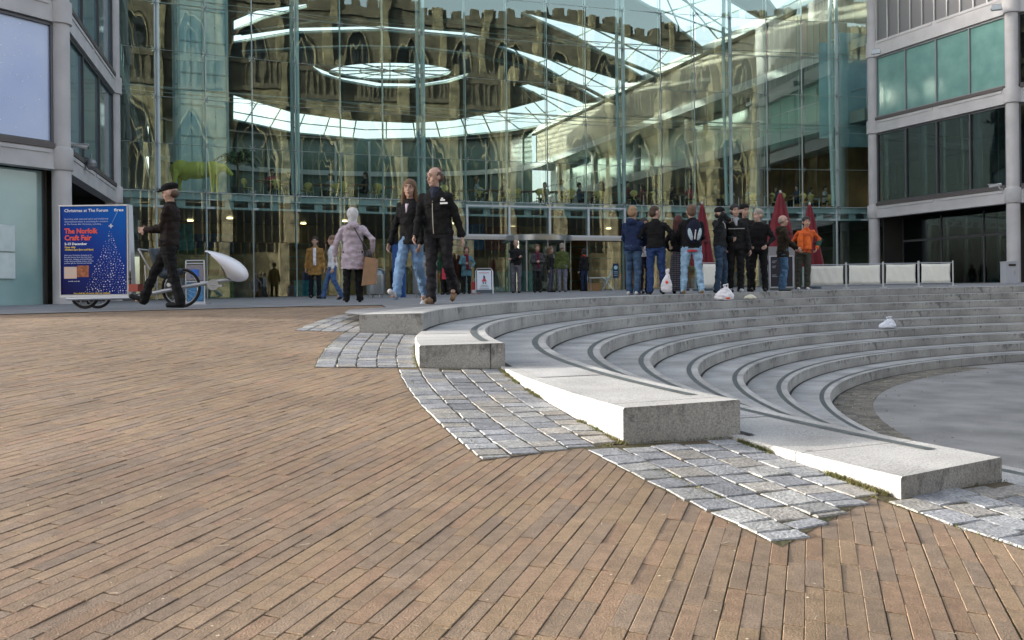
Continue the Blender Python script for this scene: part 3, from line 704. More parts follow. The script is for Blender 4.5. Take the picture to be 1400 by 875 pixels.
# pale kerb line between brick and terrace
mb=MB(); bp=[(-30,3),(-12,10.2),(-7.2,12.62),(-5,13.6),(-3.2,14.35)]
for (a,b),(c,d) in zip(bp,bp[1:]):
    dv=Vector((c-a,d-b)).normalized(); nv=Vector((dv.y,-dv.x))*.16
    mb.face([(a,b,T(a,b)+.004),(a+nv.x,b+nv.y,T(a,b)+.004),(c+nv.x,d+nv.y,T(c,d)+.004),(c,d,T(c,d)+.004)])
struct(mb.build('kerb_line',mat('kerb_granite',(.32,.32,.31),.8,0,.2,30),fix=True))
# --- weeds along the foot of the blocks and in joints, straw, leaves
mb=MB(); rnd=random.Random(11)
gz=lambda x,y:G(x,y)+.004
def tuft(x,y,z,h,n):
    for _ in range(n):
        a=rnd.random()*2*PI; l=h*rnd.uniform(.5,1.2); w=.0022
        dx,dy=math.cos(a),math.sin(a); px_,py_=x+rnd.gauss(0,.008),y+rnd.gauss(0,.008)
        mb.face([(px_-dy*w,py_+dx*w,z),(px_+dy*w,py_-dx*w,z),(px_+dx*l*.7,py_+dy*l*.7,z+l*rnd.uniform(.5,1))])
for k in range(2,6):
    for _ in range(520 if k>2 else 140):
        t=rnd.uniform(TH[k-1]+.4,TH[k]+.15); r=RK(k-1)+{2:.018,3:.04,4:.062}.get(k,.0)+abs(rnd.gauss(.006,.010)); x,y=pol(r,t)
        if noise.noise(Vector((x*1.7,y*1.7,0)))>-.05: tuft(x+(-.05 if k>2 else 0)*0,y,gz(x,y),.026,4)
    for _ in range(150):
        t=rnd.uniform(TH[k-1],TH[k]); r=RK(k-1)+SW+rnd.gauss(.0,.006); x,y=pol(r,t); tuft(x,y,gz(x,y)-.003,.013,3)
    for _ in range(90):
        t=TH[k]+rnd.uniform(.02,.12); r=rnd.uniform(RK(k),RK(k-1)); x,y=pol(r,t); tuft(x,y,gz(x,y),.010,2)
for _ in range(1500):
    iv=rnd.randint(-60,40); v=(iv+.5)*BW; u=rnd.uniform(1,8); c=E*u+NN*v
    if c.x>.1*c.y and in_brick(c.x,c.y) and noise.noise(Vector((c.x*1.5,c.y*1.5,5)))>.05: tuft(c.x,c.y,gz(c.x,c.y)-.009,.007,2)
wd=mb.build('weeds',mat('weed_green',(.075,.10,.025),.8,0,.0,3,col2=(.14,.12,.04)),fix=False); wd['kind']='stuff'
mb=MB()
for _ in range(420):
    y=rnd.uniform(1.6,8); x=rnd.uniform(-.55*y,.5*y)
    if not in_brick(x,y): continue
    a=rnd.random()*PI; l=rnd.choice([.002,.003,.004,.012,.016]) ; w=.0014 if l>.01 else l*.8; dx,dy=math.cos(a),math.sin(a); z=G(x,y)+.003
    mb.face([(x-dx*l-dy*w,y-dy*l+dx*w,z),(x+dx*l-dy*w,y+dy*l+dx*w,z+.001),(x+dx*l+dy*w,y+dy*l-dx*w,z),(x-dx*l+dy*w,y-dy*l-dx*w,z)])
for _ in range(260):
    t=rnd.uniform(95,215); r=RK(9)-abs(rnd.gauss(.1,.5))-.05; x,y=pol(r,t); z=zf9(x,y)+.012; a=rnd.random()*PI; l=rnd.uniform(.008,.03); w=l*.6; dx,dy=math.cos(a),math.sin(a)
    mb.face([(x-dx*l,y-dy*l,z),(x-dy*w,y+dx*w,z+.01),(x+dx*l,y+dy*l,z),(x+dy*w,y-dx*w,z+.006)])
lt=mb.build('litter',mat('straw',(.42,.36,.26),.8),fix=False); lt['kind']='stuff'
for _o in set(bpy.data.objects)-_before:
    if _o.parent is None: _o.scale=(SG,SG,SG)
T=_T_real
# ================================================================== CIVIC BUILDING
forum=thing('civic_building','glass fronted civic building with concrete framed wings and a curved cable braced glass wall','building',(0,0,0))
conc=mat('pale_concrete',(.50,.49,.50),.75,0,.10,1.5,.001,60,.3)
dkfr=mat('dark_frame',(.10,.10,.11),.5,.3); sill=mat('bronze_sill',(.10,.085,.085),.6)
steel=mat('pale_blue_steel',(.50,.58,.62),.45,.1); stain=mat('satin_steel',(.45,.47,.48),.32,.9)
white=mat('white_frame',(.55,.58,.62),.45)
glz=glassmat('facade_glass',(.78,.96,.91),.25,(.72,.88,.80),.0042,1.0)
glz2=glassmat('clear_glass',(.66,.82,.78),.24,(.8,.9,.88),.001,.6)
wingg=glassmat('wing_glass',(.36,.46,.47),.13,(.75,.85,.9),.003,.7)
blueg=glassmat('blue_window_glass',(.5,.6,.7),.70,(.75,.82,1.),.002,.5)
teal=mat('teal_glazed_panel',(.13,.27,.25),.10,0,0,1.6,.002,.9,.45,col2=(.19,.36,.33))
sidew=mat('side_window_teal',(.07,.13,.15),.08,0,0,.8,.002,.9,.6,col2=(.12,.20,.23))
darki=mat('interior_dark',(.035,.032,.028),.8,0,.3,.6); brownI=mat('interior_brown',(.24,.14,.055),.7,0,.5,.8)
floorI=mat('interior_floor',(.30,.30,.28),.4)
def frame(P0,P1):
    P0=Vector((P0[0],P0[1],0));P1=Vector((P1[0],P1[1],0)); d=(P1-P0); L=d.length; d.normalize(); n=Vector((d.y,-d.x,0))
    M=Matrix(((d.x,n.x,0,P0.x),(d.y,n.y,0,P0.y),(0,0,1,0),(0,0,0,1))); return M,L      # local x along, y outward (right of travel), z up
def wing(name,P0,P1,ztop,nwin,kinds,base,cols=(True,True),side=1,cladding=True,parent=forum,spk=False,recess=.9):
    """one storeyed bay run of a wing; local y is outward when side=1"""
    M,L=frame(P0,P1); S=side
    w=parent
    def bx(nm,m,*bs,par=w):
        mb=MB()
        for b in bs:
            x0,x1,y0,y1,z0,z1=b; y0,y1=sorted((y0*S,y1*S)); mb.box(x0,x1,y0,y1,z0,z1,M)
        return mb.build(nm,m,par)
    r=.235
    for u,ok in ((0,cols[0]),(L,cols[1])):
        if not ok: continue
        mb=MB(); mb.lathe([(r,base),(r,3.40),(r+.03,3.41),(r+.05,3.44),(r+.05,3.97),(r+.03,4.0),(r-.01,4.01),(r-.01,7.18),(r+.05,7.2),(r+.05,7.76),(r-.01,7.78),(r-.01,10.58),(r+.05,10.6),(r+.05,11.28),(r-.01,11.3),(r-.01,ztop)],(M@Vector((u,0,0)))[:],22)
        mb_smooth(mb,'column',conc,w)
    for z0,z1 in ((3.42,3.95),(7.2,7.75),(10.6,11.28)):
        g=.055
        bx('beam',conc,(.2,L-.2,-.22,.10,z0,z1),(.35,L/2-.12,.10,.125,z1-.12,z1-.03),(L/2+.12,L-.35,.10,.125,z1-.12,z1-.03),(.2,L-.2,.10,.115,z0,z0+.05))
        if z0<10: bx('sill',sill,(.24,L-.24,-.2,.14,z1+.004,z1+.13))
    wz=[(4.10,7.16),(7.90,10.56)]
    for (z0,z1),kd in zip(wz,kinds):
        n=nwin; ww=(L-.5)/n; f=[]
        for i in range(n+1): f.append((.25+ww*i-.03,.25+ww*i+.03,-.1,.04,z0,z1))
        f+=[(.25,L-.25,-.1,.035,z0-.02,z0+.05),(.25,L-.25,-.1,.035,z1-.05,z1+.02)]
        wf=bx('window_frame',dkfr if kd!='teal' else mat('frame_grey',(.22,.24,.25),.5),*f)
        for i in range(n):
            m={'dark':wingg,'side':sidew,'teal':teal,'blue':mat('winter_blind',(.34,.42,.70),.12,0,0,.5,.0,5,.6,col2=(.48,.56,.78))}[kd]
            q=[M@Vector((.25+ww*i+.03,-.03*S,z0+.05)),M@Vector((.25+ww*(i+1)-.03,-.03*S,z0+.05)),M@Vector((.25+ww*(i+1)-.03,-.03*S,z1-.05)),M@Vector((.25+ww*i+.03,-.03*S,z1-.05))]
            mb=MB(); mb.face(q); mb.build('pane',m,wf)
    # cladding with upright ribs
    if cladding:
        bx('cladding',mat('grey_cladding',(.17,.17,.18),.6,.2),(.2,L-.2,-.2,-.02,11.3,ztop))
        bx('cladding_rib',mat('rib_metal',(.38,.38,.39),.45,.5),*[(.25+.62*i,.31+.62*i,-.02,.05,11.3,ztop) for i in range(int((L-.4)/.62)+1)])['kind']='stuff'
    # rooms behind
    d=7.
    bx('room',darki,(.25,L-.25,-d-.1,-d,base,11),(.25,L-.25,-d,-.25,3.6,3.9),(.25,L-.25,-d,-.25,7.3,7.6),(.25,L-.25,-d,-.25,10.7,11),(.25,.3,-d,-.25,base,11),(L-.3,L-.25,-d,-.25,base,11))
    bx('room_panel',brownI,(.8,L-.8,-d+.02,-d+.06,5.6,6.9),(.6,L-.6,-d+.02,-d+.06,.9,2.6))
    # recessed ground floor glazing
    nb=3; ww=(L-.6)/nb
    f=[(.3+ww*i-.03,.3+ww*i+.03,-recess-.05,-recess+.03,base,3.4) for i in range(nb+1)]
    f+=[(.3,L-.3,-recess-.05,-recess+.03,2.35,2.45)] if not spk else []
    gf=bx('shopfront_frame',dkfr,*f)
    for i in range(nb):
        q=[M@Vector((.3+ww*i+.03,-recess*S,base+.02)),M@Vector((.3+ww*(i+1)-.03,-recess*S,base+.02)),M@Vector((.3+ww*(i+1)-.03,-recess*S,3.4)),M@Vector((.3+ww*i+.03,-recess*S,3.4))]
        mb=MB(); mb.face(q); mb.build('pane',wingg if not spk else mat('shop_glass_reflection',(.22,.37,.38),.05,0,0,.5,.002,.8,1.,col2=(.36,.52,.53)),gf)  # opaque teal: the reflection in the shop glass is painted on
    return w,M,L,bx
def mb_smooth(mb,name,m,par):
    o=mb.build(name,m,par)
    for p in o.data.polygons:
        if len(p.vertices)==4: p.use_smooth=True
    try: o.data.set_sharp_from_angle(angle=math.radians(40))
    except Exception: pass
    return o
def thing_child(name,parent):
    o=bpy.data.objects.new(name,None); COL.objects.link(o); o.parent=parent; o.empty_display_size=.2; return o
LA=(-11.62,23.2); LB=(-13.72,31.0); LC=(-18.9,12.0)  # LC: unseen far end, its reach set so the wing shades the terrace
wing('left_inner',LA,LB,16,3,('side','side'),-.35,(True,True),1,recess=1.6)
def ln(a,b,t): return (a[0]+(b[0]-a[0])*t,a[1]+(b[1]-a[1])*t)
M_,L_,=frame(LA,LC)[0],frame(LA,LC)[1]
wing('left_front',LA,LC,16,2,('blue','blue'),-.5,(False,True),-1,spk=True,recess=.35)
RA=(18.98,33.9); RB=(16.27,40.2); RC=(27.5,31.2)
wing('right_inner',RB,RA,16,4,('dark','teal'),.2,(True,True),1,recess=1.4)
wing('right_front',RA,RC,16,4,('dark','dark'),.3,(False,True),1,recess=1.3)
# falling-snow graphic on the big blue window of the left front
mb=MB(); M,L=frame(LA,LC); rnd=random.Random(2)
for _ in range(420):
    u=rnd.uniform(.5,L/2); z=rnd.uniform(4.3,7.0)+ (0 if rnd.random()<.5 else 3.7*0); s=rnd.choice([.006,.008,.012,.018]); y=.022
    mb.face([M@Vector((u-s,y,z)),M@Vector((u,y,z-s)),M@Vector((u+s,y,z)),M@Vector((u,y,z+s))])
mb.build('snow_dots',mat('dot_white',(.8,.8,.85),.6),forum)['kind']='stuff'
for pz0,pz1 in ((1.30,1.96),(.62,1.26)):
    mb=MB(); yy=-.40+.03
    M,L=frame(LA,LC)
    for u_ in (1.05,): mb.box(u_,u_+.46,.30,.315,pz0,pz1,M)
    mb.build('window_poster',mat('poster_pale',(.50,.60,.62),.4,0,0,5,.0,5,.5,col2=(.62,.70,.72)),forum)
# ---------------- curved glass wall
colpx=[157,213,282,346,405,467,525,578,638,695,750,803,853,906,952,1000,1051,1099,1146,1188]
fx=[FX(p) for p in colpx]; fp=[Vector((x,FY(x),0)) for x in fx]
CN=(fp[-1]-fp[0]).normalized(); nrm=Vector((CN.y,-CN.x,0))   # toward the forecourt
RZ=[4.04+1.69*i for i in range(8)]
rnd=random.Random(9)
def pane(name,a,b,z0,z1,m,par,k=.12):
    c=(a+b)/2; w=(b-a).length/2-.012; dv=((b-a).normalized()*k+CN*(1-k)).normalized()
    t=rnd.gauss(0,.0022); dv=(dv+nrm*t).normalized(); tl=rnd.gauss(0,.0022)
    n=Vector((dv.y,-dv.x,0)); h=(z1-z0)/2
    q=[]
    for sx,sz in ((-1,0),(1,0),(1,1),(-1,1)):
        q.append(c+dv*w*sx+Vector((0,0,(z0+.01) if sz==0 else (z1-.01)))+n*tl*(h if sz else -h))
    mb=MB(); mb.face(q); return mb.build(name,m,par,fix=False)
for i in range(19):
    for r in range(5): pane('glass_pane',fp[i],fp[i+1],RZ[r],RZ[r+1],glz,forum)
mbu=MB()
for i in range(19):
    a,b=fp[i],fp[i+1]
    for r in (5,6): mbu.face([(a.x,a.y,RZ[r]+.01),(b.x,b.y,RZ[r]+.01),(b.x,b.y,RZ[r+1]-.01),(a.x,a.y,RZ[r+1]-.01)])
mbu.build('upper_glazing',glz,forum)['kind']='stuff'
for i in range(19):
    a,b=fp[i],fp[i+1]; zb=T(a.x,a.y)
    if 8<=i<12:   # entrance bays
        pane('clerestory_pane',a,b,2.62,4.0,glz2,forum)
        if i in (8,11): pane('door_side_pane',a,b,zb+.03,2.42,glz2,forum)
    else:
        pane('ground_floor_pane',a,b,2.2,4.0,glz2,forum); pane('ground_floor_pane',a,b,zb+.03,2.2,glz2,forum)
# joint lines and cables
mb=MB()
for p in fp[1:-1]: mb.tube([p+nrm*-.08+Vector((0,0,T(p.x,p.y))),p+nrm*-.08+Vector((0,0,15.8))],.028,6)
for p in fp[1:-1]: mb.tube([p+nrm*-.30+Vector((0,0,4.0)),p+nrm*-.34+Vector((0,0,15.8))],.012,5)
mb.build('cable',mat('cable_grey',(.45,.50,.50),.4,.3),forum)['kind']='stuff'
mb=MB()
for z in RZ[1:]:
    for a,b in zip(fp,fp[1:]): mb.tube([a+nrm*-.01+Vector((0,0,z)),b+nrm*-.01+Vector((0,0,z))],.011,4)
mb.build('glazing_joint',mat('joint_sealant',(.30,.36,.34),.5),forum)['kind']='stuff'
for z in (RZ[0]+1.69*2.2,RZ[0]+1.69*4.15):
    mb=MB()
    for off,dz in ((-.12,.0),(-.42,.10),(-.42,-.10)):
        for a,b in zip(fp,fp[1:]): mb.tube([a+nrm*off+Vector((0,0,z+dz)),b+nrm*off+Vector((0,0,z+dz))],.016,5)
    for a,b in zip(fp,fp[1:]): mb.tube([a+nrm*-.12+Vector((0,0,z)),(a+b)/2+nrm*-.42+Vector((0,0,z))],.012,5); 
    mb.build('wind_truss',stain,forum)
mb=MB()
for p in fp[1:-1]:
    for z in RZ:
        c=p+Vector((0,0,z))
        for sx in (-1,1):
            for sz in (-1,1): mb.tube([c+nrm*-.05,c+CN*.10*sx+Vector((0,0,.10*sz))+nrm*.015],.012,5); 
            
        mb.tube([c+CN*.10+nrm*.0,c+CN*.10+nrm*.03],.028,6); mb.tube([c-CN*.10,c-CN*.10+nrm*.03],.028,6)
mb.build('spider_fixing',stain,forum)['kind']='stuff'
for i in (1,4,7,12,15,18):
    p=fp[i]; mb=MB()
    if i!=1: mb.tube([p+nrm*-.25+CN*-.09+Vector((0,0,z)) + nrm*(-.16*math.sin(max(0,(z-4.1))/12*PI)) for z in [4.1+.8*j for j in range(16)]],.075,10)
    mb.tube([p+nrm*-.16+CN*.09+Vector((0,0,z)) for z in (4.1,16)],.085,12)
    if i!=1:
        for z in [5+1.69*j for j in range(6)]: mb.tube([p+nrm*-.16+CN*.09+Vector((0,0,z)),p+nrm*(-.25-.16*math.sin((z-4.1)/12*PI))+CN*-.09+Vector((0,0,z))],.03,6)
    mb_smooth(mb,'mast',steel,forum)
for i in range(1,19):
    p=fp[i]
    if 8<i<12: continue
    mb=MB(); mb.tube([p+nrm*-.12+Vector((0,0,T(p.x,p.y)+(1.9 if i<8 else 0))),p+nrm*-.12+Vector((0,0,4.0))],.045,8); mb_smooth(mb,'ground_floor_mullion',steel,forum)
# floor beam: flanges with slotted web
mb=MB()
for i,(a,b) in enumerate(zip(fp,fp[1:])):
    d=(b-a).normalized(); n2=Vector((d.y,-d.x,0)); Lp=(b-a).length
    M=Matrix(((d.x,n2.x,0,a.x),(d.y,n2.y,0,a.y),(0,0,1,0),(0,0,0,1)))
    mb.box(0,Lp,-.55,-.05,4.0,4.03,M); mb.box(0,Lp,-.16,-.12,3.78,3.997,M); mb.box(0,Lp,-.30,-.06,3.74,3.777,M)
    mb.box(0,Lp,-.26,-.06,3.42,3.50,M)
    for u in (0.,.5,1.): mb.box(max(0,u*Lp-.16),min(Lp,u*Lp+.16),-.17,-.13,3.503,3.737,M)
mb.build('floor_beam',steel,forum)
# entrance: white framed clerestory, lintel, revolving door
mb=MB()
a,b=fp[8],fp[12]; d=(b-a).normalized(); n2=Vector((d.y,-d.x,0)); Lp=(b-a).length
ME=Matrix(((d.x,n2.x,0,a.x),(d.y,n2.y,0,a.y),(0,0,1,0),(0,0,0,1)))
for z0,z1 in ((3.80,3.87),(2.58,2.66)): mb.box(-.05,Lp+.05,.02,.10,z0,z1,ME)
for p in fp[8:13]:
    u=(p-a).dot(d); mb.box(u-.04,u+.04,.02,.10,2.66,3.80,ME)
mb.build('clerestory_frame',white,forum)
MB().box(-1.1,Lp+.1,.03,.20,2.44,2.575,ME).build('lintel',mat('lintel_metal',(.50,.52,.55),.35,.6),forum)
u0=(FX(735)-a.x)/d.x; c=a+d*u0+n2*-.2; zt=T(c.x,c.y)
mb=MB(); mb.lathe([(1.45,2.36),(1.50,2.38),(1.50,2.60),(1.45,2.62),(.1,2.63)],(c.x,c.y,0),40); door=mb_smooth(mb,'revolving_door',stain,forum)
mb=MB()
for t in (200,235,270,305,340): 
    x,y=c.x+1.44*math.cos(math.radians(t+17)),c.y+1.44*math.sin(math.radians(t+17)); mb.tube([(x,y,zt),(x,y,2.37)],.035 if t in(235,305) else .02,8)
mb.build('door_post',stain,door)
for s in (0,1):
    mb=MB()
    for k in range(6):
        t0=math.radians((197 if s==0 else 322)+k*6+17-17*s); t1=t0+math.radians(6)
        mb.face([(c.x+1.42*math.cos(t),c.y+1.42*math.sin(t),z) for t,z in ((t0,zt),(t1,zt),(t1,2.37),(t0,2.37))])
    mb.build('curved_glass',glz2,door)
for k in range(3):
    t=math.radians(40+120*k); mb=MB(); e=Vector((math.cos(t),math.sin(t),0))
    mb.face([c+e*.05+Vector((0,0,zt+.05)),c+e*1.38+Vector((0,0,zt+.05)),c+e*1.38+Vector((0,0,2.33)),c+e*.05+Vector((0,0,2.33))]); mb.build('door_leaf',glz2,door)
# ---------------- inside the atrium
def inward(p,t): return p-nrm*t
mb=MB()      # mezzanine deck
for a,b in zip(fp,fp[1:]):
    q=[inward(a,.35),inward(b,.35),inward(b,9),inward(a,9)]
    mb.face([v+Vector((0,0,3.99)) for v in q]); mb.face([v+Vector((0,0,3.66)) for v in q][::-1]); mb.face([q[0]+Vector((0,0,3.66)),q[1]+Vector((0,0,3.66)),q[1]+Vector((0,0,3.99)),q[0]+Vector((0,0,3.99))])
    mb.face([q[2]+Vector((0,0,3.66)),q[3]+Vector((0,0,3.66)),q[3]+Vector((0,0,3.99)),q[2]+Vector((0,0,3.99))])
mb.build('mezzanine_floor',floorI,forum,fix=False)
mb=MB()      # ground floor back wall
for a,b in zip(fp,fp[1:]):
    q0,q1=inward(a,8.9),inward(b,8.9); mb.face([q0+Vector((0,0,-.4)),q1+Vector((0,0,-.4)),q1+Vector((0,0,3.66)),q0+Vector((0,0,3.66))])
mb.build('lobby_wall',mat('lobby_brown',(.12,.09,.05),.7,0,0,.5,col2=(.34,.27,.16)),forum)
for i in range(0,19):
    a,b=inward(fp[i],8.7),inward(fp[i+1],8.7)
    mb=MB()
    if i%4!=3: 
        for z in (.9,1.5,2.1,2.7): mb.tube([a+CN*.2+Vector((0,0,z)),b-CN*.2+Vector((0,0,z))],.035,5)
        mb.tube([a+CN*.2+Vector((0,0,.2)),a+CN*.2+Vector((0,0,2.75))],.04,5); mb.tube([b-CN*.2+Vector((0,0,.2)),b-CN*.2+Vector((0,0,2.75))],.04,5)
        mb.build('lobby_shelf',mat('shelf_teal',(.12,.26,.25),.5),forum)
rnd=random.Random(8)
pc=[('panel_teal',(.10,.38,.38)),('panel_blue',(.05,.18,.42)),('panel_cream',(.6,.56,.42)),('panel_red',(.40,.07,.05)),('panel_ochre',(.45,.28,.08)),('panel_green',(.12,.26,.12))]
for i in range(30):
    t=rnd.uniform(.3,18.7); k=int(t); a=inward(fp[k],0)+(fp[k+1]-fp[k])*(t-k); d=rnd.uniform(2.5,8.2); c=a-nrm*d; w_=rnd.uniform(.3,1.1); z=rnd.choice([.0,.0,1.2,1.9]); h=rnd.uniform(.5,1.3)
    nm,cc=rnd.choice(pc); zt_=T(c.x,c.y)
    mb=MB(); mb.box(c.x-w_,c.x+w_,c.y-.04,c.y+.04,zt_+z,zt_+z+h); mb.build('display_board',mat(nm,cc,.5,0,.3,5),forum)
lampm=bpy.data.materials.new('warm_lamp'); lampm.use_nodes=True; _b=lampm.node_tree.nodes['Principled BSDF']; _b.inputs['Emission Color'].default_value=(1,.72,.38,1); _b.inputs['Emission Strength'].default_value=2.
for row,dz,dd_ in ((0,3.63,6.),):
    for k in (2,3,5,6,9,11,14,17):
        c=inward((fp[k]+fp[k-1])/2,dd_+(k%3)*.9)
        mb=MB(); mb.lathe([(.13,-.03),(.13,0)],(c.x,c.y,dz),12); mb.build('ceiling_lamp',lampm,forum)
WD=Vector((-.373,1,0)).normalized()
RP0=fp[-1]+Vector((.15,.3,0)); LP0=fp[0]+Vector((-.1,.3,0)); 
RE=RP0+WD*42; LE=LP0+WD*42
def inwall(P0,P1,sd,nm):
    M,L=frame(P0,P1)
    def bx(n_,m,*bs):
        mb=MB()
        for x0,x1,y0,y1,z0,z1 in bs:
            y0,y1=sorted((y0*sd,y1*sd)); mb.box(x0,x1,y0,y1,z0,z1,M)
        return mb.build(n_,m,forum)
    bx('gallery_slab',mat('gallery_concrete',(.32,.35,.33),.7),(0,L,-5,0,3.6,4.0),(0,L,-5,.25,8.1,8.65),(0,L,-5,.2,11.55,12.0),(0,L,-5,0,14.8,15.25))
    bx('gallery_wall',mat('gallery_wall',(.09,.12,.095),.7,0,.35,.4),(0,L,-5.2,-5,0,15.2))
    bx('gallery_panel',mat('gallery_green_panel',(.22,.33,.28),.5,0,0,.35,.0,10,.4,col2=(.42,.52,.46)),(0,L,-1.9,-1.8,8.7,11.5))
    bx('gallery_upper_wall',mat('gallery_upper',(.17,.16,.12),.7,0,.3,.6),(0,L,-.5,-.4,12.0,14.8))
    bx('gallery_back',brownI,(0,L,-4.9,-4.8,4.0,8.1))
    mb=MB()
    for k in range(6): mb.lathe([(.28,3.9),(.28,14.8)],(M@Vector((3+7*k,-.9*sd,0)))[:],12)
    mb_smooth(mb,'gallery_column',mat('gallery_concrete'),forum)
    mb=MB()
    for z in (9.6,): mb.tube([M@Vector((0,.15*sd,z)),M@Vector((L,.15*sd,z))],.03,6)
    for k in range(30): mb.tube([M@Vector((1.4*k,.15*sd,8.6)),M@Vector((1.4*k,.15*sd,9.6))],.018,5)
    mb.build('gallery_rail',stain,forum)['kind']='stuff'
inwall(RP0,RE,-1,'r'); inwall(LP0,LE,1,'l')
# far curved wall
mb=MB(); mid=(RE+LE)/2; rad=(RE-LE).length/2; ex=(RE-LE).normalized(); arc=[mid+ex*rad*math.cos(PI*t/16)+WD*9*math.sin(PI*t/16) for t in range(17)]
for lo,hi,m_,nm in ((-.4,4,'lobby_brown','rear_wall'),):
    pass
def band(z0,z1,m,nm,off=0.):
    mb=MB()
    for a,b in zip(arc,arc[1:]): mb.face([a-WD*off+Vector((0,0,z0)),b-WD*off+Vector((0,0,z0)),b-WD*off+Vector((0,0,z1)),a-WD*off+Vector((0,0,z1))])
    return mb.build(nm,m,forum)
band(-.4,15.2,mat('rear_glass_wall',(.07,.11,.09),.25,0,.4,.3),'rear_wall')
for z in (4,8.2,11.7): band(z,z+.45,mat('gallery_concrete'),'rear_slab',.4)
mb=MB()
for a in arc[1:-1]: mb.tube([a-WD*.3+Vector((0,0,0)),a-WD*.3+Vector((0,0,15))],.12,8)
mb.build('rear_column',mat('gallery_concrete'),forum)['kind']='stuff'
for lc,off in ((2.2,0),):
    pass
# ---------------- roof with glazed strips
RZf=15.3
def rp(px,py): 
    a,b=ray(px,py); D=RZf/b; return Vector((a*D,D,RZf))
strips=[
 [(318,128),(400,152),(480,163),(560,166.5),(620,163),(690,149),(745,134),(708,116),(722,113),(781,131),(811,146),(758,168),(700,178),(600,188),(500,190.5),(400,181),(318,163)],
 [(650,50),(748,78),(806,95),(875,116),(826,141),(736,86),(690,66)],
 [(700,10),(738,20),(806,36),(859,49),(947,76),(884,108),(788,50),(738,28)],
 [(790,-30),(866,-4),(905,18),(963,67),(1045,27),(985,-8),(930,-40)],
 [(1040,-16),(1062,14),(1120,-22),(1060,-40)],
 [(318,46),(400,35.5),(520,33),(640,42),(688,54),(686,61),(640,50),(520,40.5),(400,44),(318,58)],
 [(318,26),(350,12),(420,2),(420,8),(360,24),(318,42)],
]
def ellp(cx,cy,a,b,t0=0,t1=360,n=28): return [(cx+a*math.cos(math.radians(t0+(t1-t0)*k/n)),cy+b*math.sin(math.radians(t0+(t1-t0)*k/n))) for k in range(n)]
strips.append(ellp(533,96,84,12.5))
strips.append([(425,84),(432,90),(450,97),(478,104),(520,111.5),(575,112.5),(612,106),(645,96),(636,104),(610,112),(560,119),(515,118.5),(470,110),(440,101),(428,92)])
def clean(h): return h
holes=[[rp(*q) for q in h] for h in strips]
_lc=Vector((FX(290,200,4),FY(FX(290,200,4))+2.5,RZf)); holes.append([_lc+CN*a+nrm*b for a,b in ((-2.6,2.2),(2.,2.2),(2.,-3.0),(-2.6,-3.0))])  # unseen roof opening added to let daylight down onto the lift tower
outerR=[LP0+WD*-.5+Vector((-5,0,RZf)),RP0+WD*-.5+Vector((5,0,RZf)),RE+Vector((5,0,RZf)),arc[4]+WD*3+Vector((3,0,RZf)),arc[8]+WD*3+Vector((0,0,RZf)),arc[12]+WD*3+Vector((-3,0,RZf)),LE+Vector((-5,0,RZf))]
polys=[outerR]+holes
flat=[v for p in polys for v in p]
tr=tessellate_polygon([[Vector((v.x,v.y,0)) for v in p] for p in polys])
me=bpy.data.meshes.new('roof'); me.from_pydata([tuple(v) for v in flat]+[(v.x,v.y,v.z+.06) for v in flat],[],[tuple(t) for t in tr]+[tuple(i+len(flat) for i in t) for t in tr]); me.update()
link('roof',me,mat('roof_soffit',(.09,.09,.08),.7,0,.3,.4),forum)
mb=MB()
for h in holes:
    for a,b in zip(h,h[1:]+h[:1]): mb.tube([a+Vector((0,0,-.05)),b+Vector((0,0,-.05))],.07,6)
mb.build('roof_light_kerb',mat('roof_steel',(.20,.27,.26),.5,.2),forum)
mb=MB()
def rib(p,q,r=.10): mb.tube([rp(*p)+Vector((0,0,-.03)),rp(*q)+Vector((0,0,-.03))],r*.55,6)
for x,y0,y1 in ((345,138,168),(378,147,174),(412,154,184),(447,160,186),(485,163,189),(528,165,191),(566,167,189.5),(598,165,188.5),(634,161,186),(664,154,183)): rib((x+(533-x)*.04,y0),(x-(533-x)*.06,y1),.13)
for p,q in (((708,116),(758,168)),((728,124),(782,158)),((681,154),(710,176)),((718,146),(742,170)),((740,128),(800,150)),((318,152),(400,167)),((400,167),(500,177)),((500,177),(600,176)),((600,176),(700,163)),((700,163),(760,150))): rib(p,q,.09)
for p,q in (((700,62),(712,77)),((736,85),(752,79)),((765,104),(785,89)),((795,122),(818,98)),((748,79),(850,128)),((788,50),(812,37)),((820,69),(848,46)),((850,87),(880,56)),((882,105),(915,66)),((806,36),(918,92)),((866,0),(1000,48)),((905,18),(985,-8)),((935,45),(1015,10)),((905,-20),(1005,46)),((930,40),(900,-30)),((985,57),(930,-10))): rib(p,q,.09)
for k in range(0,360,30): rib((533,96),(533+84*math.cos(math.radians(k)),96+12.5*math.sin(math.radians(k))),.08)
for s in (.5,): 
    e=ellp(533,96,84*s,12.5*s)
    for a,b in zip(e,e[1:]+e[:1]): rib(a,b,.07)
mb.build('roof_rib',mat('roof_steel'),forum)
mb=MB()      # tubular arches under the roof
def arch(pts,r=.12,dz=-1.0):
    mb.tube([rp(*p)+Vector((0,0,dz)) for p in pts],r,8)
arch([(330,48),(420,42),(500,40),(580,43),(650,52),(720,70),(800,100),(850,128)]); arch([(330,20),(450,2),(600,0),(700,12),(800,40),(900,82)])
mb.build('roof_arch',mat('roof_steel'),forum)
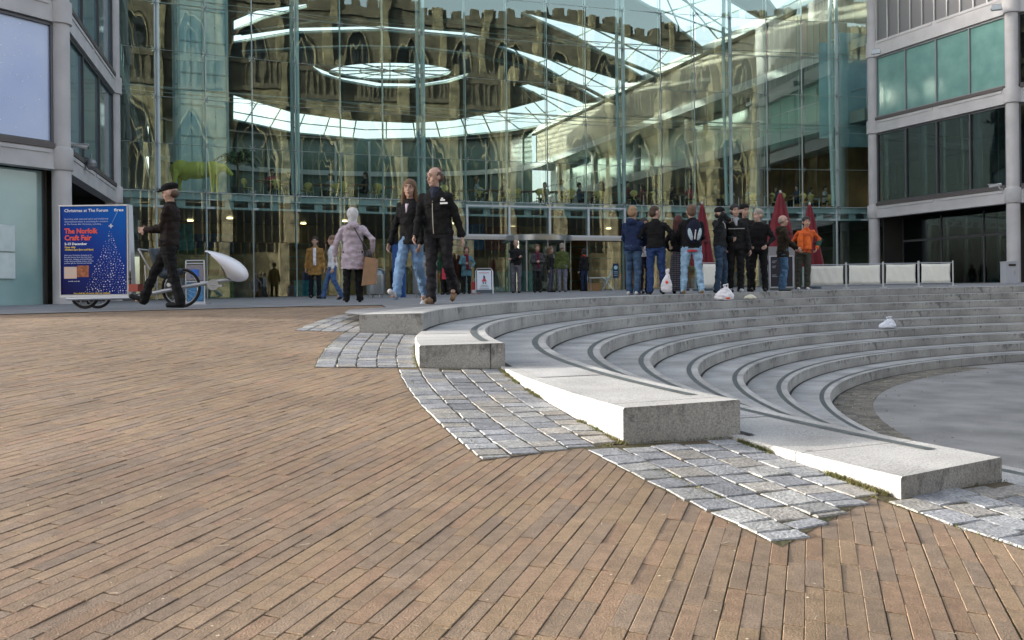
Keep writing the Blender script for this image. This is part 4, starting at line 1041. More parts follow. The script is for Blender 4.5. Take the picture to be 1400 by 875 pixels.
# ---------------- glass lift tower
lx0,lx1=FX(258,200,4),FX(322,200,4); c0=Vector((lx0,FY(lx0)+3,0)); c1=Vector((lx1,FY(lx1)+3,0)); dd=(c1-c0); dd.z=0
M,L=frame(c0,c0+dd)
mb=MB()
for x in (0,L/2,L):
    for y in (0,-2.2): mb.box(x-.05,x+.05,y-.05,y+.05,3.9,15.2,M)
for z in [4.0+1.25*k for k in range(10)]:
    mb.box(0,L,-.03,.03,z,z+.06,M); mb.box(0,L,-2.23,-2.17,z,z+.06,M)
mb.build('lift_frame',mat('lift_steel',(.40,.50,.56),.4,.3),forum)
mb=MB()
for k in range(4): mb.face([M@Vector((L*k/4+.02,-.0,4.05)),M@Vector((L*(k+1)/4-.02,0,4.05)),M@Vector((L*(k+1)/4-.02,0,15)),M@Vector((L*k/4+.02,0,15))])
mb.face([M@Vector((0,-2.2,4)),M@Vector((L,-2.2,4)),M@Vector((L,-2.2,15)),M@Vector((0,-2.2,15))])
mb.build('lift_glass',mat('lift_glass',(.55,.74,.84),.15,0,0,1.4,.004,2,.8,col2=(.85,.95,.99)),forum)
# panels leaning inside at right: pale blue screens
for px0,px1,z0,z1 in ((1120,1140,7.4,11.9),(1148,1186,7.0,12.4)):
    a=FX(px0,120,1.2); b=FX(px1,120,1.2)
    mb=MB(); mb.face([(a,FY(a)+1.2,z0),(b,FY(b)+1.2,z0),(b,FY(b)+1.2,z1),(a,FY(a)+1.2,z1)]); mb.face([(a,FY(a)+1.24,z0),(b,FY(b)+1.24,z0),(b,FY(b)+1.24,z1),(a,FY(a)+1.24,z1)])
    mb.build('pale_screen',mat('pale_screen',(.25,.38,.45),.2,0,0,.8,.0,5,.8,col2=(.45,.60,.64)),forum)
# ================================================================== CHURCH behind the camera, mirrored in the glass
church=thing('stone_church','honey stone Gothic church with traceried windows and pinnacles mirrored in the glass wall','church',(0,0,0))
cst=mat('church_stone',(.06,.053,.036),.9,0,0,1.1,.02,6,.2,col2=(.24,.205,.135)); cst2=mat('church_flint',(.05,.045,.035),.9,0,0,2.,.02,8,.2,col2=(.135,.115,.085))
cgl=mat('church_window_glass',(.025,.03,.035),.55,0,.5,2.,spec=.2)
FC=(fp[0]+fp[-1])/2; C0=FC+nrm*68
CM=Matrix(((CN.x,nrm.x,0,C0.x),(CN.y,nrm.y,0,C0.y),(0,0,1,0),(0,0,0,1)))@Matrix.Diagonal((1.16,1.5,1.58,1))   # local x along the wall, -y faces the glass wall
def arc_pts(w,zs,za,z0,n=7):
    pts=[(-w/2,z0),(w/2,z0)]
    R=(w*w/4+(za-zs)**2)/w   # two-centred arch
    for s in (1,-1):
        cx_=s*(w/2-R); t1=math.atan2(za-zs,-cx_*s if s>0 else cx_)
        seq=[]
        for k in range(n):
            t=t1*k/(n-1); seq.append((s*(w/2-R)+s*R*math.cos(t)*1.0,zs+R*math.sin(t)))
        pts+= seq if s>0 else seq[::-1][1:]
    return pts
BW_=5.4
def archwall(name,nb,u0,z0,z1,w,zs,za,sill_,y,par,m,thick=.6):
    """wall run with a pointed opening in every bay; local y outward negative"""
    mb=MB(); win=[]
    for i in range(nb):
        uc=u0+BW_*(i+.5); o=[(uc-BW_/2,z0),(uc+BW_/2,z0),(uc+BW_/2,z1),(uc-BW_/2,z1)]
        h=[(uc+a,b) for a,b in arc_pts(w,zs,za,sill_)]
        P2=[[Vector((a,b,0)) for a,b in o],[Vector((a,b,0)) for a,b in h]]; fl=[q for p in P2 for q in p]
        base=len(mb.v); mb.v+=[tuple(CM@Vector((q.x,y,q.y))) for q in fl]
        for t in tessellate_polygon(P2): mb.f.append(tuple(base+k for k in t)); mb.c.append(None)
        for (a,b),(c,d) in zip(h,h[1:]+h[:1]): mb.face([CM@Vector((a,y,b)),CM@Vector((c,y,d)),CM@Vector((c,y+thick,d)),CM@Vector((a,y+thick,b))])
        win.append((uc,h))
    mb.build(name,m,par,fix=False); return win
NBAY=21; U0=-36
win=archwall('aisle_wall',NBAY,U0,-3,14.6,3.9,9.2,13.4,3.4,0,church,cst)
for uc,h in win:
    mb=MB()
    for (a,b),(c,d) in zip(h[1:],h[2:]+h[:1]): mb.tube([CM@Vector((a,-.06,b)),CM@Vector((c,-.06,d))],.16,6)
    for x in (-1.17,-.39,.39,1.17):
        zt=10.2 if abs(x)>1 else 10.6
        mb.tube([CM@Vector((uc+x,.25,3.4)),CM@Vector((uc+x,.25,zt))],.10,6)
    for x in (-1.56,-.78,0,.78,1.56):
        for s in (-1,1): mb.tube([CM@Vector((uc+x+s*.39,.25,9.0)),CM@Vector((uc+x+s*.3,.25,9.7)),CM@Vector((uc+x,.25,10.2))],.07,5)
    for s in (-1,1): mb.tube([CM@Vector((uc+s*1.17,.25,10.1)),CM@Vector((uc+s*.6,.25,11.4)),CM@Vector((uc,.25,12.4))],.09,5); mb.tube([CM@Vector((uc+s*.39,.25,10.4)),CM@Vector((uc+s*.9,.25,11.5)),CM@Vector((uc+s*.95,.25,12.2))],.08,5)
    mb.tube([CM@Vector((uc-1.95,.25,7.)),CM@Vector((uc+1.95,.25,7.))],.09,5)
    o=mb.build('tracery',cst,church); 
    mb=MB(); mb.face([CM@Vector((a,.45,b)) for a,b in h]); mb.build('window_glass',cgl,o,fix=False)
for i in range(NBAY+1):
    u=U0+BW_*i; mb=MB(); mb.box(u-.45,u+.45,-1.5,.0,-3,6,CM); mb.box(u-.4,u+.4,-1.1,0,6,11,CM); mb.box(u-.35,u+.35,-.7,0,11,15.4,CM)
    mb.prism([(u-.4,6),(u+.4,6),(u,7)],-1.5,-1.1,CM); mb.box(u-.3,u+.3,-.75,-.15,15.4,17.6,CM)
    mb.lathe([(.42,17.6),(.30,18.2),(.06,19.8)],(CM@Vector((u,-.45,0)))[:],8); mb.build('buttress',cst,church)
mb=MB(); mb.box(U0,U0+BW_*NBAY,-.25,.3,14.604,14.95,CM); mb.box(U0,U0+BW_*NBAY,-.1,.3,14.953,16.6,CM); mb.box(U0,U0+BW_*NBAY,-.25,.3,16.603,16.9,CM)
for i in range(NBAY*9): mb.box(U0+.6*i+.02,U0+.6*i+.16,-.22,-.103,14.96,16.58,CM)
for i in range(NBAY*9): mb.prism([(U0+.6*i,16.903),(U0+.6*i+.6,16.903),(U0+.6*i+.3,17.4)],-.1,.2,CM)
mb.build('parapet',cst2,church)
win=archwall('clerestory_wall',NBAY,U0,15,22.6,2.7,19.2,21.3,17.6,5.5,church,cst2,.4)
for uc,h in win:
    mb=MB()
    for (a,b),(c,d) in zip(h[1:],h[2:]+h[:1]): mb.tube([CM@Vector((a,5.44,b)),CM@Vector((c,5.44,d))],.12,6)
    for x in (-.45,.45): mb.tube([CM@Vector((uc+x,5.6,17.6)),CM@Vector((uc+x,5.6,20.3))],.08,5)
    for s in (-1,1): mb.tube([CM@Vector((uc+s*.45,5.6,19.6)),CM@Vector((uc,5.6,20.6))],.07,5)
    o=mb.build('tracery',cst,church); mb=MB(); mb.face([CM@Vector((a,5.8,b)) for a,b in h]); mb.build('window_glass',cgl,o,fix=False)
mb=MB(); mb.box(U0,U0+BW_*NBAY,5.25,6,22.603,22.95,CM)
for i in range(NBAY*3): mb.box(U0+1.8*i,U0+1.8*i+1.1,5.35,5.9,22.953,24.0,CM); mb.box(U0+1.8*i+1.1,U0+1.8*i+1.8,5.35,5.9,22.953,23.4,CM)
mb.build('battlement',cst2,church)
for i in range(NBAY+1):
    u=U0+BW_*i; mb=MB(); mb.box(u-.4,u+.4,5.0,6.,15,24,CM); mb.lathe([(.62,23.9),(.7,24.3),(.5,24.5),(.4,25.6),(.5,25.8),(.12,27.6)],(CM@Vector((u,5.5,0)))[:],8); mb.build('pinnacle',cst,church)
MB().box(U0,U0+BW_*NBAY,.6,5.2,14.7,15.1,CM).build('aisle_roof',mat('lead',(.12,.12,.13),.5),church)
MB().box(U0,U0+BW_*NBAY,6.3,20,-3,22.9,CM).build('nave',cst2,church)
# pale stone building mirrored at the far left of the glass
pb=thing('stone_building','pale flat fronted building mirrored at the upper left of the glass','building',(0,0,0))
uL=U0-26
MB().box(uL,uL+24,2,12,-3,24,CM).build('wall',mat('pale_render',(.42,.43,.45),.8,0,.12,.6),pb)
for i in range(6):
    for z in (2,7,12,17): mb=MB(); mb.box(uL+1.5+3.8*i,uL+3.2+3.8*i,1.93,1.98,z,z+3,CM); mb.build('window',cgl,pb)
# ================================================================== FIXTURES
def to_world_on(P0,P1,side,u,y,z):
    M,L=frame(P0,P1); return M@Vector((u,y*side,z))
def flood(px,py,D,label,yaw):
    a,b=ray(px,py); o=thing('floodlight',label,'floodlight',(a*D,D,b*D),yaw,'floodlights on the right wing')
    mb=MB(); mb.box(-.16,.16,-.10,.06,-.09,.09); mb.prism([(-.19,-.12),(.19,-.12),(.16,.10),(-.16,.10)],-.17,-.10); mb.build('housing',mat('lamp_grey',(.22,.23,.25),.4,.4),o)
    mb=MB(); mb.box(-.17,.17,-.178,-.172,-.10,.08); mb.build('lens',mat('lens',(.45,.5,.55),.1),o)
    mb=MB(); mb.tube([(-.19,0,0),(-.19,.16,.02),(.19,.16,.02),(.19,0,0)],.012,6); mb.tube([(0,.16,.02),(0,.34,.02)],.02,6); mb.build('bracket',mat('lamp_grey'),o)
flood(1198,71,38.6,'grey floodlight on the right wing beam beside the glass wall',-.5)
flood(1362,11,33.7,'grey floodlight on the right wing beam beside the outer round column',-.4)
def cctv(px,py,D,label,yaw,m=None):
    a,b=ray(px,py); o=thing('security_camera',label,'security camera',(a*D,D,b*D),yaw,'wall security cameras')
    mb=MB(); mb.tube([(-.24,0,-.03),(.2,0,.05)],.055,10); mb.box(-.26,.2,-.06,.06,.045,.065); mb.build('housing',mat('cam_white',(.55,.56,.58),.4),o)
    mb=MB(); mb.tube([(-.25,0,-.032),(-.262,0,-.034)],.04,10); mb.build('lens',mat('eye_dark'),o)
    mb=MB(); mb.tube([(.1,0,0),(.16,0,-.12),(.3,.1,-.12)],.02,6); mb.build('bracket',mat('cam_white'),o)
cctv(1361,254,33.6,'white bullet security camera below the dark windows of the right wing',-.1)
cctv(107,200,23.9,'white bullet security camera on the left wing just right of its corner column',PI+.2)
a,b=ray(125,232); o=thing('security_camera','grey dome security camera on a bracket on the lower beam of the left wing','security camera',(a*25.6,25.6,b*25.6),0,'wall security cameras')
mb=MB(); mb.lathe([(.03,.3),(.12,.27),(.14,.18),(.13,.08),(.07,.0)],n=14); mb.build('housing',mat('lamp_grey'),o); mb=MB(); mb.tube([(0,0,.28),(-.1,0,.34),(-.34,0,.30)],.025,6); mb.tube([(0,0,.28),(0,0,.46)],.02,6); mb.build('bracket',mat('lamp_grey'),o)
# ================================================================== TEXT
def text(s,size,loc,m,parent,name='lettering',align='LEFT',rot=(PI/2,0,0),ext=.0015,sx=1.,bold=0.):
    cu=bpy.data.curves.new('t','FONT'); cu.body=s; cu.size=size; cu.extrude=ext; cu.offset=bold; cu.align_x=align; cu.resolution_u=2
    t=bpy.data.objects.new('t',cu); COL.objects.link(t)
    dg=bpy.context.evaluated_depsgraph_get(); me=bpy.data.meshes.new_from_object(t.evaluated_get(dg)); bpy.data.objects.remove(t); bpy.data.curves.remove(cu)
    o=link(name,me,m,parent); o.location=loc; o.rotation_euler=rot; o.scale=(sx,1,1); return o
# ================================================================== POSTER TRIKE
TD=13.35; bx_,by_,bz_=onT(210,TD)
tr_=thing('cargo_trike','recumbent advertising trike with a tall blue craft fair poster and white nose fairing','tricycle',(bx_,by_+.10,bz_),-.02)
alu=mat('brushed_metal',(.50,.51,.54),.35,.7); rub=mat('tyre_rubber',(.015,.015,.016),.8)
def g2l(px,py): 
    return ((px-210)*TD/F,(420.5-py)*TD/F)
bl=g2l(82,279); br=g2l(179,404)
Yb=-.02
# poster box (wedge-shaped, wider at the foot)
blue=bpy.data.materials.new('poster_blue'); blue.use_nodes=True; MATS['poster_blue']=blue
_n=blue.node_tree;_tc=_n.nodes.new('ShaderNodeTexCoord');_sp=_n.nodes.new('ShaderNodeSeparateXYZ');_n.links.new(_tc.outputs['Generated'],_sp.inputs[0])
_mx=_n.nodes.new('ShaderNodeMath');_mx.operation='MULTIPLY_ADD';_n.links.new(_sp.outputs[2],_mx.inputs[0]);_mx.inputs[1].default_value=.62;_m2=_n.nodes.new('ShaderNodeMath');_m2.operation='MULTIPLY';_m2.inputs[1].default_value=.35;_n.links.new(_sp.outputs[0],_m2.inputs[0]);_n.links.new(_m2.outputs[0],_mx.inputs[2])
_r=_n.nodes.new('ShaderNodeValToRGB');_e=_r.color_ramp.elements;_e[0].color=(.008,.007,.07,1);_e[0].position=.05;_e[1].color=(.003,.12,.50,1);_e[1].position=.95;_q=_e.new(.5);_q.color=(.008,.035,.26,1)
_n.links.new(_mx.outputs[0],_r.inputs[0]);_n.links.new(_r.outputs[0],_n.nodes['Principled BSDF'].inputs['Base Color']);_n.nodes['Principled BSDF'].inputs['Roughness'].default_value=.7;_n.nodes['Principled BSDF'].inputs['Specular IOR Level'].default_value=.15
x0,z1=bl; x1,z0=br
MB().box(x0+.04,x1,-.16,-.02,z0+.02,z1-.02).build('poster_box',mat('box_white',(.55,.56,.60),.5),tr_)
poster=MB().box(x0+.045,x1-.035,-.174,-.162,z0+.035,z1-.02).build('poster',blue,tr_)
mb=MB()
for a_,b_,c_,d_ in ((x0+.03,x1,z1-.018,z1),(x0+.03,x1,z0-.01,z0+.03),(x0+.03,x0+.042,z0+.033,z1-.02),(x1-.012,x1+.0,z0+.033,z1-.02)): mb.box(a_,b_,-.185,-.163,c_,d_)
mb.build('poster_frame',alu,tr_)
mb=MB(); mb.prism([(x1+.002,z0),(x1+.045,z0),(x1+.006,z1),(x1+.002,z1)],-.17,-.03); mb.build('end_panel',mat('panel_white',(.62,.64,.68),.5),tr_)
for zc,h in ((.50,.065),(.375,.065),(.437,.022)):
    bm=bmesh.new(); ell(bm,(x1+.022,-.175,zc),(.014 if h>.03 else .022,.008,h)); me=bpy.data.meshes.new('slot'); bm.to_mesh(me); bm.free(); link('slot',me,mat('eye_dark'),tr_,True)
def pt_(px,py): a,b=g2l(px,py); return (a,-.1765,b)
wh=mat('print_white',(.85,.86,.9),.5); red=mat('print_red',(.85,.09,.04),.5); yel=mat('print_yellow',(.85,.62,.08),.5); tn=mat('print_pale',(.5,.58,.85),.5)
def tl(s,px,py,wpx,hpx,m,bold=0.):
    """line of lettering fitted to a width and cap height given in picture pixels"""
    o=text(s,1.,pt_(px,py),m,poster,bold=bold); xs_=[v.co.x for v in o.data.vertices]; ys_=[v.co.y for v in o.data.vertices]
    w=max(xs_)-min(xs_); h=.72
    o.scale=(wpx*TD/F/w,hpx*TD/F/h,1); return o
tl('Christmas at The Forum',91.5,288.4,60,4.2,wh,.010)
tl('fires',160,288,13,3.8,wh,.02)
tl('Sparkling with seasonal spirit and traditional',91.5,299,60,2.2,tn); tl('entertainment there is something for everyone',91.5,302.5,60,2.2,tn); tl('at The Forum this Christmas, including...',91.5,306,52,2.2,tn)
tl('The Norfolk',91.5,317.6,46,7,red,.03); tl('Craft Fair',91.5,326.8,37,7,red,.03)
tl('2-13 December',91.5,333.3,31,3.2,wh,.03); tl('Open daily',91.5,337.4,15,2.4,yel,.02); tl('10.00am-5pm (late until 8pm)',91.5,340.8,39,2.4,yel,.02)
for i,s in enumerate(('Start your Christmas shopping at the','fair and choose from the very best of','local arts, designs and handmade','crafts, find something unique, and the','perfect gift for friends and family.')): tl(s,91,348+2.7*i,40 if i%2 else 38,1.7,tn,.008)
tl('norfolk craft fair',96,383.4,16,1.5,wh)
tl('For a full list of events visit our website',103.5,400,50,1.9,yel,.02); tl('or pick up a free leaflet inside today',103,403,52,1.7,yel,.02)
# two little pictures of craft hands: soft skin-coloured shapes on a plate
def plate(a,b,c,d,m,y=-.1768): p=pt_(a,b);q=pt_(c,d); MB().box(p[0],q[0],y,y+.001,q[2],p[2]).build('picture_plate',m,poster)
plate(90.5,363,108,379,mat('pic_pale',(.45,.5,.52),.5,0,0,30,.0,5,.5,col2=(.75,.42,.26))); plate(108.6,361.5,124.5,377,mat('pic_orange',(.55,.16,.04),.5,0,0,26,.0,5,.5,col2=(.12,.03,.02)),-.1766)
# comet trail, star and the tree of lights
rnd=random.Random(4); mb=MB()
def star(px,py,r):
    x,y,z=pt_(px,py); r*=TD/F; y-=.001
    mb.face([(x+(r if k%2==0 else r*.42)*math.cos(k*PI/4),y,z+(r if k%2==0 else r*.42)*math.sin(k*PI/4)) for k in range(8)][::-1])
py=316.
while py<401:
    hw=(py-313)/86*34; px=155-(py-314)*.045-hw+rnd.random()*3
    while px<155-(py-314)*.045+hw:
        if px<176.5 and not(py>397 and px<162): star(px+rnd.uniform(-.9,.9),py+rnd.uniform(-.9,.9),rnd.choice([.45,.5,.6,.7,.75,1.15]))
        px+=rnd.uniform(3.2,4.4)
    py+=3.1
star(155.5,308,3.6); star(155.5,308,2.2)
mb.build('light_dots',wh,poster,fix=False)['kind']='stuff'
mb=MB(); a=pt_(156.5,305); b=pt_(165,287.5); y_=-.1772; mb.face([(a[0]-.003,y_,a[2]),(b[0]-.006,y_,b[2]),(b[0]+.01,y_,b[2]),(a[0]+.003,y_,a[2])]); mb.build('comet_trail',mat('trail_blue',(.12,.28,.62),.5),poster)
def wheel(xc,zc,r,y,nm='wheel'):
    e=bpy.data.objects
    mb=MB(); n=36; pts=[(xc+r*math.cos(2*PI*k/n),y,zc+r*math.sin(2*PI*k/n)) for k in range(n+1)]; 
    i0=len(mb.v)
    for k in range(n):
        c_=Vector((math.cos(2*PI*k/n),0,math.sin(2*PI*k/n)))
        for j in range(8):
            t=2*PI*j/8; mb.v.append(tuple(Vector((xc,y,zc))+c_*(r-.022+.022*math.cos(t))+Vector((0,.022*math.sin(t),0))))
    for k in range(n):
        for j in range(8): mb.f.append((k*8+j,((k+1)%n)*8+j,((k+1)%n)*8+(j+1)%8,k*8+(j+1)%8)); mb.c.append(None)
    w=mb.build(nm,rub,tr_,True)
    mb=MB()
    for k in range(n):
        a,b=2*PI*k/n,2*PI*(k+1)/n
        for rr in (r-.048,): mb.tube([(xc+rr*math.cos(a),y,zc+rr*math.sin(a)),(xc+rr*math.cos(b),y,zc+rr*math.sin(b))],.009,5,cap=False)
    mb.build('rim',alu,w); mb=MB(); mb.tube([(xc,y-.05,zc),(xc,y+.05,zc)],.03,10)
    for k in range(18): mb.tube([(xc,y+(.03 if k%2 else -.03),zc),(xc+(r-.05)*math.cos(k*PI/9),y,zc+(r-.05)*math.sin(k*PI/9))],.0022,3)
    mb.build('spoke',alu,w)['kind']='stuff'
q=g2l(115,404); wheel(q[0],.225,.225,-.09); wheel(q[0],.225,.225,.30); q=g2l(244,398); wheel(q[0],.30,.30,.02)
mb=MB(); L3=lambda px,py,y=0.: (g2l(px,py)[0],y,g2l(px,py)[1])
mb.tube([L3(120,406,-.05),L3(182,404,-.05),L3(212,399,-.05),L3(246,392),L3(300,384),L3(320,381)],.030,10); mb.tube([L3(95,407,-.2),L3(182,406,-.2),L3(200,401,-.12)],.02,8)
mb.tube([L3(90,407,.24),L3(182,406,.24)],.02,8); mb.tube([L3(244,398,-.05),L3(236,385,-.05),L3(233,370,-.05)],.022,8); mb.tube([L3(203,399,-.15),L3(203,362,-.2)],.014,8); mb.tube([L3(182,404,-.1),L3(182,386,-.1)],.02,8)
mb_smooth(mb,'frame',alu,tr_)
bm=bmesh.new(); a=Vector(L3(205,342)); b=Vector(L3(216,372)); cone(bm,a,b,.05,.06); 
for dy in (-.15,-.07,.07,.15): cone(bm,a+Vector((.05,dy,0)),b+Vector((.05,dy,0)),.05,.055)
cone(bm,b+Vector((.08,-.14,-.04)),b+Vector((.30,-.12,.02)),.05,.045); cone(bm,b+Vector((.08,.14,-.04)),b+Vector((.30,.12,.02)),.05,.045); cone(bm,b+Vector((.08,0,-.04)),b+Vector((.30,0,.02)),.06,.05)
remesh('seat',bm,.018,mat('seat_fabric',(.045,.06,.075),.8),tr_)
mb=MB(); mb.tube([L3(194,340,-.2),L3(211,371,-.2),L3(214,392,-.12)],.012,6); mb.tube([L3(194,340,.2),L3(211,371,.2)],.012,6); mb.tube([L3(194,340,-.2),L3(194,340,.2)],.012,6); mb_smooth(mb,'seat_frame',alu,tr_)
mb=MB(); c=L3(290,389,0); 
for s in (-1,1): mb.tube([(c[0],s*.06,c[2]),(c[0]+s*.03,s*.07,c[2]-.0),(c[0]+s*-.14,s*.09,c[2]-s*-.02)],.012,6); mb.box(c[0]-s*.14-.045,c[0]-s*.14+.045,s*.09-(.0 if s>0 else .09),s*.09+(.09 if s>0 else 0),c[2]-.012+s*.02,c[2]+.012+s*.02)
mb.lathe([(.085,-.006),(.085,.006)],(0,0,0),20,Matrix.Translation((c[0],-.04,c[2]))@Matrix.Rotation(PI/2,4,'X')); mb.build('pedals',alu,tr_)
mb=MB(); c=L3(236,386,-.06)
for dx,dz,r in ((0,0,.05),(.05,-.07,.035),(-.06,-.03,.03),(.03,.08,.03)): mb.lathe([(r,-.03),(r,.03)],(0,0,0),14,Matrix.Translation((c[0]+dx,c[1],c[2]+dz))@Matrix.Rotation(PI/2,4,'X'))
mb.build('gear_hub',alu,tr_)
c=L3(186,392,-.12); mb=MB(); mb.box(c[0]-.07,c[0]+.07,-.2,0,c[2]-.06,c[2]+.05); mb.build('red_lamp',mat('lamp_red',(.35,.06,.04),.3),tr_)
# fairing: hollow teardrop nose
prof=[(279,341.5),(290,343),(302,346.5),(314,351.5),(325,358),(333,365.5),(337.5,373),(338,379),(334,384),(327,386),(317,384.5),(310,381)]
inner=[(279,341.5),(291,347),(301,354.5),(308,363),(312,371),(313,376.5),(314,380),(316,383)]
def fpnt(q,y): a,b=g2l(*q); return Vector((a,y,b))
bm=bmesh.new(); n=12; rows=[]
def samp(poly,m):
    d=[0]; 
    for a,b in zip(poly,poly[1:]): d.append(d[-1]+math.hypot(a[0]-b[0],a[1]-b[1]))
    out=[]
    for k in range(m):
        t=d[-1]*k/(m-1); j=max(i for i in range(len(d)-1) if d[i]<=t+1e-9); f=(t-d[j])/(d[j+1]-d[j]); out.append((poly[j][0]+(poly[j+1][0]-poly[j][0])*f,poly[j][1]+(poly[j+1][1]-poly[j][1])*f))
    return out
so=samp(prof,22); si=samp(inner,22)
for k in range(22):
    t=k/21; wid=.30*math.sin(PI*min(1,t*1.0))**.45 if 0<t<1 else 0.0
    row=[]
    for j in range(n+1):
        a_=-PI/2+PI*j/n; f=math.cos(a_)        # 0 at the sides, 1 on the crown line
        p=fpnt(si[k],0)*(1-f)+fpnt(so[k],0)*f; p.y=wid*math.sin(a_); row.append(bm.verts.new(p))
    rows.append(row)
for A_,B_ in zip(rows,rows[1:]):
    for j in range(n): bm.faces.new((A_[j],A_[j+1],B_[j+1],B_[j]))
bmesh.ops.remove_doubles(bm,verts=bm.verts,dist=.001); bmesh.ops.recalc_face_normals(bm,faces=bm.faces); me=bpy.data.meshes.new('nose_fairing'); bm.to_mesh(me); bm.free()
fo=link('nose_fairing',me,mat('fairing_white',(.78,.76,.80),.18,0,0,1,0,1,.6),tr_,True); md=fo.modifiers.new('s','SOLIDIFY'); md.thickness=.012
md=fo.modifiers.new('b','SUBSURF'); md.levels=1; md.render_levels=1
mb=MB(); mb.tube([fpnt(q,-.26) if 0<i<len(inner)-1 else fpnt(q,-.05) for i,q in enumerate(inner)],.008,6); mb.build('fairing_trim',mat('trim_black',(.02,.015,.02),.5),tr_)
# ================================================================== SIGNS, BINS, SCREENS
def at_T(px,D): return onT(px,D)
# blue poster stand behind the trike
o=thing('poster_stand','tall metal poster stand with blue panels behind the trike wheel','sign',onT(267,16.8))
mb=MB(); s=16.8/F
for x in (-12.5*s,12.5*s): mb.tube([(x,0,.02),(x,0,60*s)],.014,6)
for z in (60,56,31,3): mb.tube([(-12.5*s,0,z*s),(12.5*s,0,z*s)],.012,6)
mb.box(-16*s,18*s,-.15,.15,0,.03); mb.build('frame',alu,o)
MB().box(-11*s,11*s,-.01,.01,33*s,54*s).build('panel',mat('panel_greyblue',(.15,.17,.25),.4,0,0,25,.0,5,.5,col2=(.30,.24,.22)),o); MB().box(-5.5*s,5.5*s,-.018,-.012,38*s,48*s).build('blue_square',mat('sign_blue',(.02,.13,.55),.4),o); MB().box(-11*s,11*s,-.01,.01,4*s,29*s).build('lower_panel',mat('sign_blue2',(.03,.16,.34),.4,0,.5,20),o)
# A-frame
o=thing('a_frame_sign','white pavement sign with a small red figure in front of the glass doors','sign',onT(662,30),.05)
s=30/F
mb=MB(); 
def aframe(y0,y1): 
    mb.tube([(-11.5*s,y0,0),(-11.5*s,y1,31*s),(-9*s,y1,34.5*s),(9*s,y1,34.5*s),(11.5*s,y1,31*s),(11.5*s,y0,0)],.022,8)
aframe(-.28,-.02); aframe(.28,.02); mb_smooth(mb,'frame',alu,o)
M_=Matrix.Translation((0,-.155,17.5*s))@Matrix.Rotation(-.30,4,'X')
MB().box(-9.7*s,9.7*s,-.01,.01,-12.5*s,15*s,M_).build('panel',mat('sign_white',(.62,.68,.76),.4),o); MB().box(-11*s,11*s,-.02,.0,-17*s,-13*s,M_).build('base',mat('base_grey',(.06,.08,.10),.6),o)
mb=MB(); mb.prism([(-3.6*s,-1*s),(-1*s,3.6*s),(1*s,3.6*s),(3.8*s,-1*s)],-.022,-.012,M_); fig=mb.build('red_coat',mat('sign_red',(.45,.03,.06),.5),o)
mb=MB(); mb.prism([(-1.2*s,3.7*s),(1.4*s,3.7*s),(1.2*s,6.6*s),(-1.2*s,8*s)],-.022,-.012,M_); mb.prism([(-2.1*s,-4*s),(-.5*s,-4*s),(-.5*s,-2.2*s),(-2.1*s,-2.2*s)],-.022,-.012,M_); mb.prism([(1*s,-4*s),(2.6*s,-4*s),(2.6*s,-2.2*s),(1*s,-2.2*s)],-.022,-.012,M_); mb.build('dark_marks',mat('sign_dark',(.06,.03,.08),.5),o)
for k,(w,z) in enumerate(((14,11.6),(9,-6.2),(12,-8.6),(13,-11))): MB().box(-w/2*s,w/2*s,-.020,-.0115,(z-.5)*s,(z+.5)*s,M_).build('text_rule',mat('sign_pink',(.6,.3,.35),.5) if k==0 else mat('sign_grey',(.35,.38,.42),.5),o)
# red and white bags behind the sign
# blue post sign
o=thing('post_sign','dark blue sign with a pale round emblem on two thin posts beside the doors','sign',onT(842,33))
s=33/F; mb=MB(); mb.tube([(0,0,0),(0,0,17*s)],.02,6); mb.box(-.15,.15,-.12,.12,0,.03); mb.build('post',alu,o)
MB().box(-4*s,4*s,-.015,.015,17*s,37*s).build('board',mat('navy_board',(.01,.03,.09),.4),o)
mb=MB(); mb.lathe([(2.6*s,-.004),(2.6*s,.004)],(0,0,0),18,Matrix.Translation((0,-.02,31.5*s))@Matrix.Rotation(PI/2,4,'X')); mb.build('emblem',mat('pale_cyan',(.35,.55,.6),.5),o)
for z in (26,24,21): MB().box(-2.6*s,2.6*s,-.02,-.016,(z-.3)*s,(z+.3)*s).build('text_rule',mat('pale_cyan'),o)
# folding table and chair by the doors
o=thing('folding_table','low folding trestle table with a pale top beside the doors','table',onT(817,33.5)); s=33.5/F
MB().box(-12*s,10*s,-.35,.35,17*s,18.5*s).build('table_top',mat('table_pale',(.5,.52,.5),.5),o); 
for x in (-10,8): mb=MB(); mb.tube([(x*s,-.3,0),(x*s,-.3,17*s)],.015,6); mb.tube([(x*s,.3,0),(x*s,.3,17*s)],.015,6); mb.tube([(x*s,-.3,.2),(x*s,.3,.2)],.012,6); mb.build('leg',alu,o)
tag(MB().box(-.25,.25,-.2,.2,0,.3).build('cardboard_box',mat('cardboard',(.30,.18,.08),.8),None),'brown cardboard box under the folding table','box').location=onT(812,33.5)
o=thing('folding_chair','pale metal folding chair leaning open at the right end of the folding table','chair',onT(831,33.3)); mb=MB()
for y in (-.2,.2): mb.tube([(-.22,y,0),(.22,y,.85)],.013,6); mb.tube([(.22,y,0),(-.15,y,.45)],.013,6)
mb.build('chair_frame',mat('chair_metal',(.45,.55,.58),.4,.4),o); MB().box(-.2,.14,-.2,.2,.43,.455).build('seat',mat('chair_seat',(.2,.35,.4),.5),o); MB().box(.16,.20,-.2,.2,.68,.84).build('backrest',mat('chair_seat'),o)
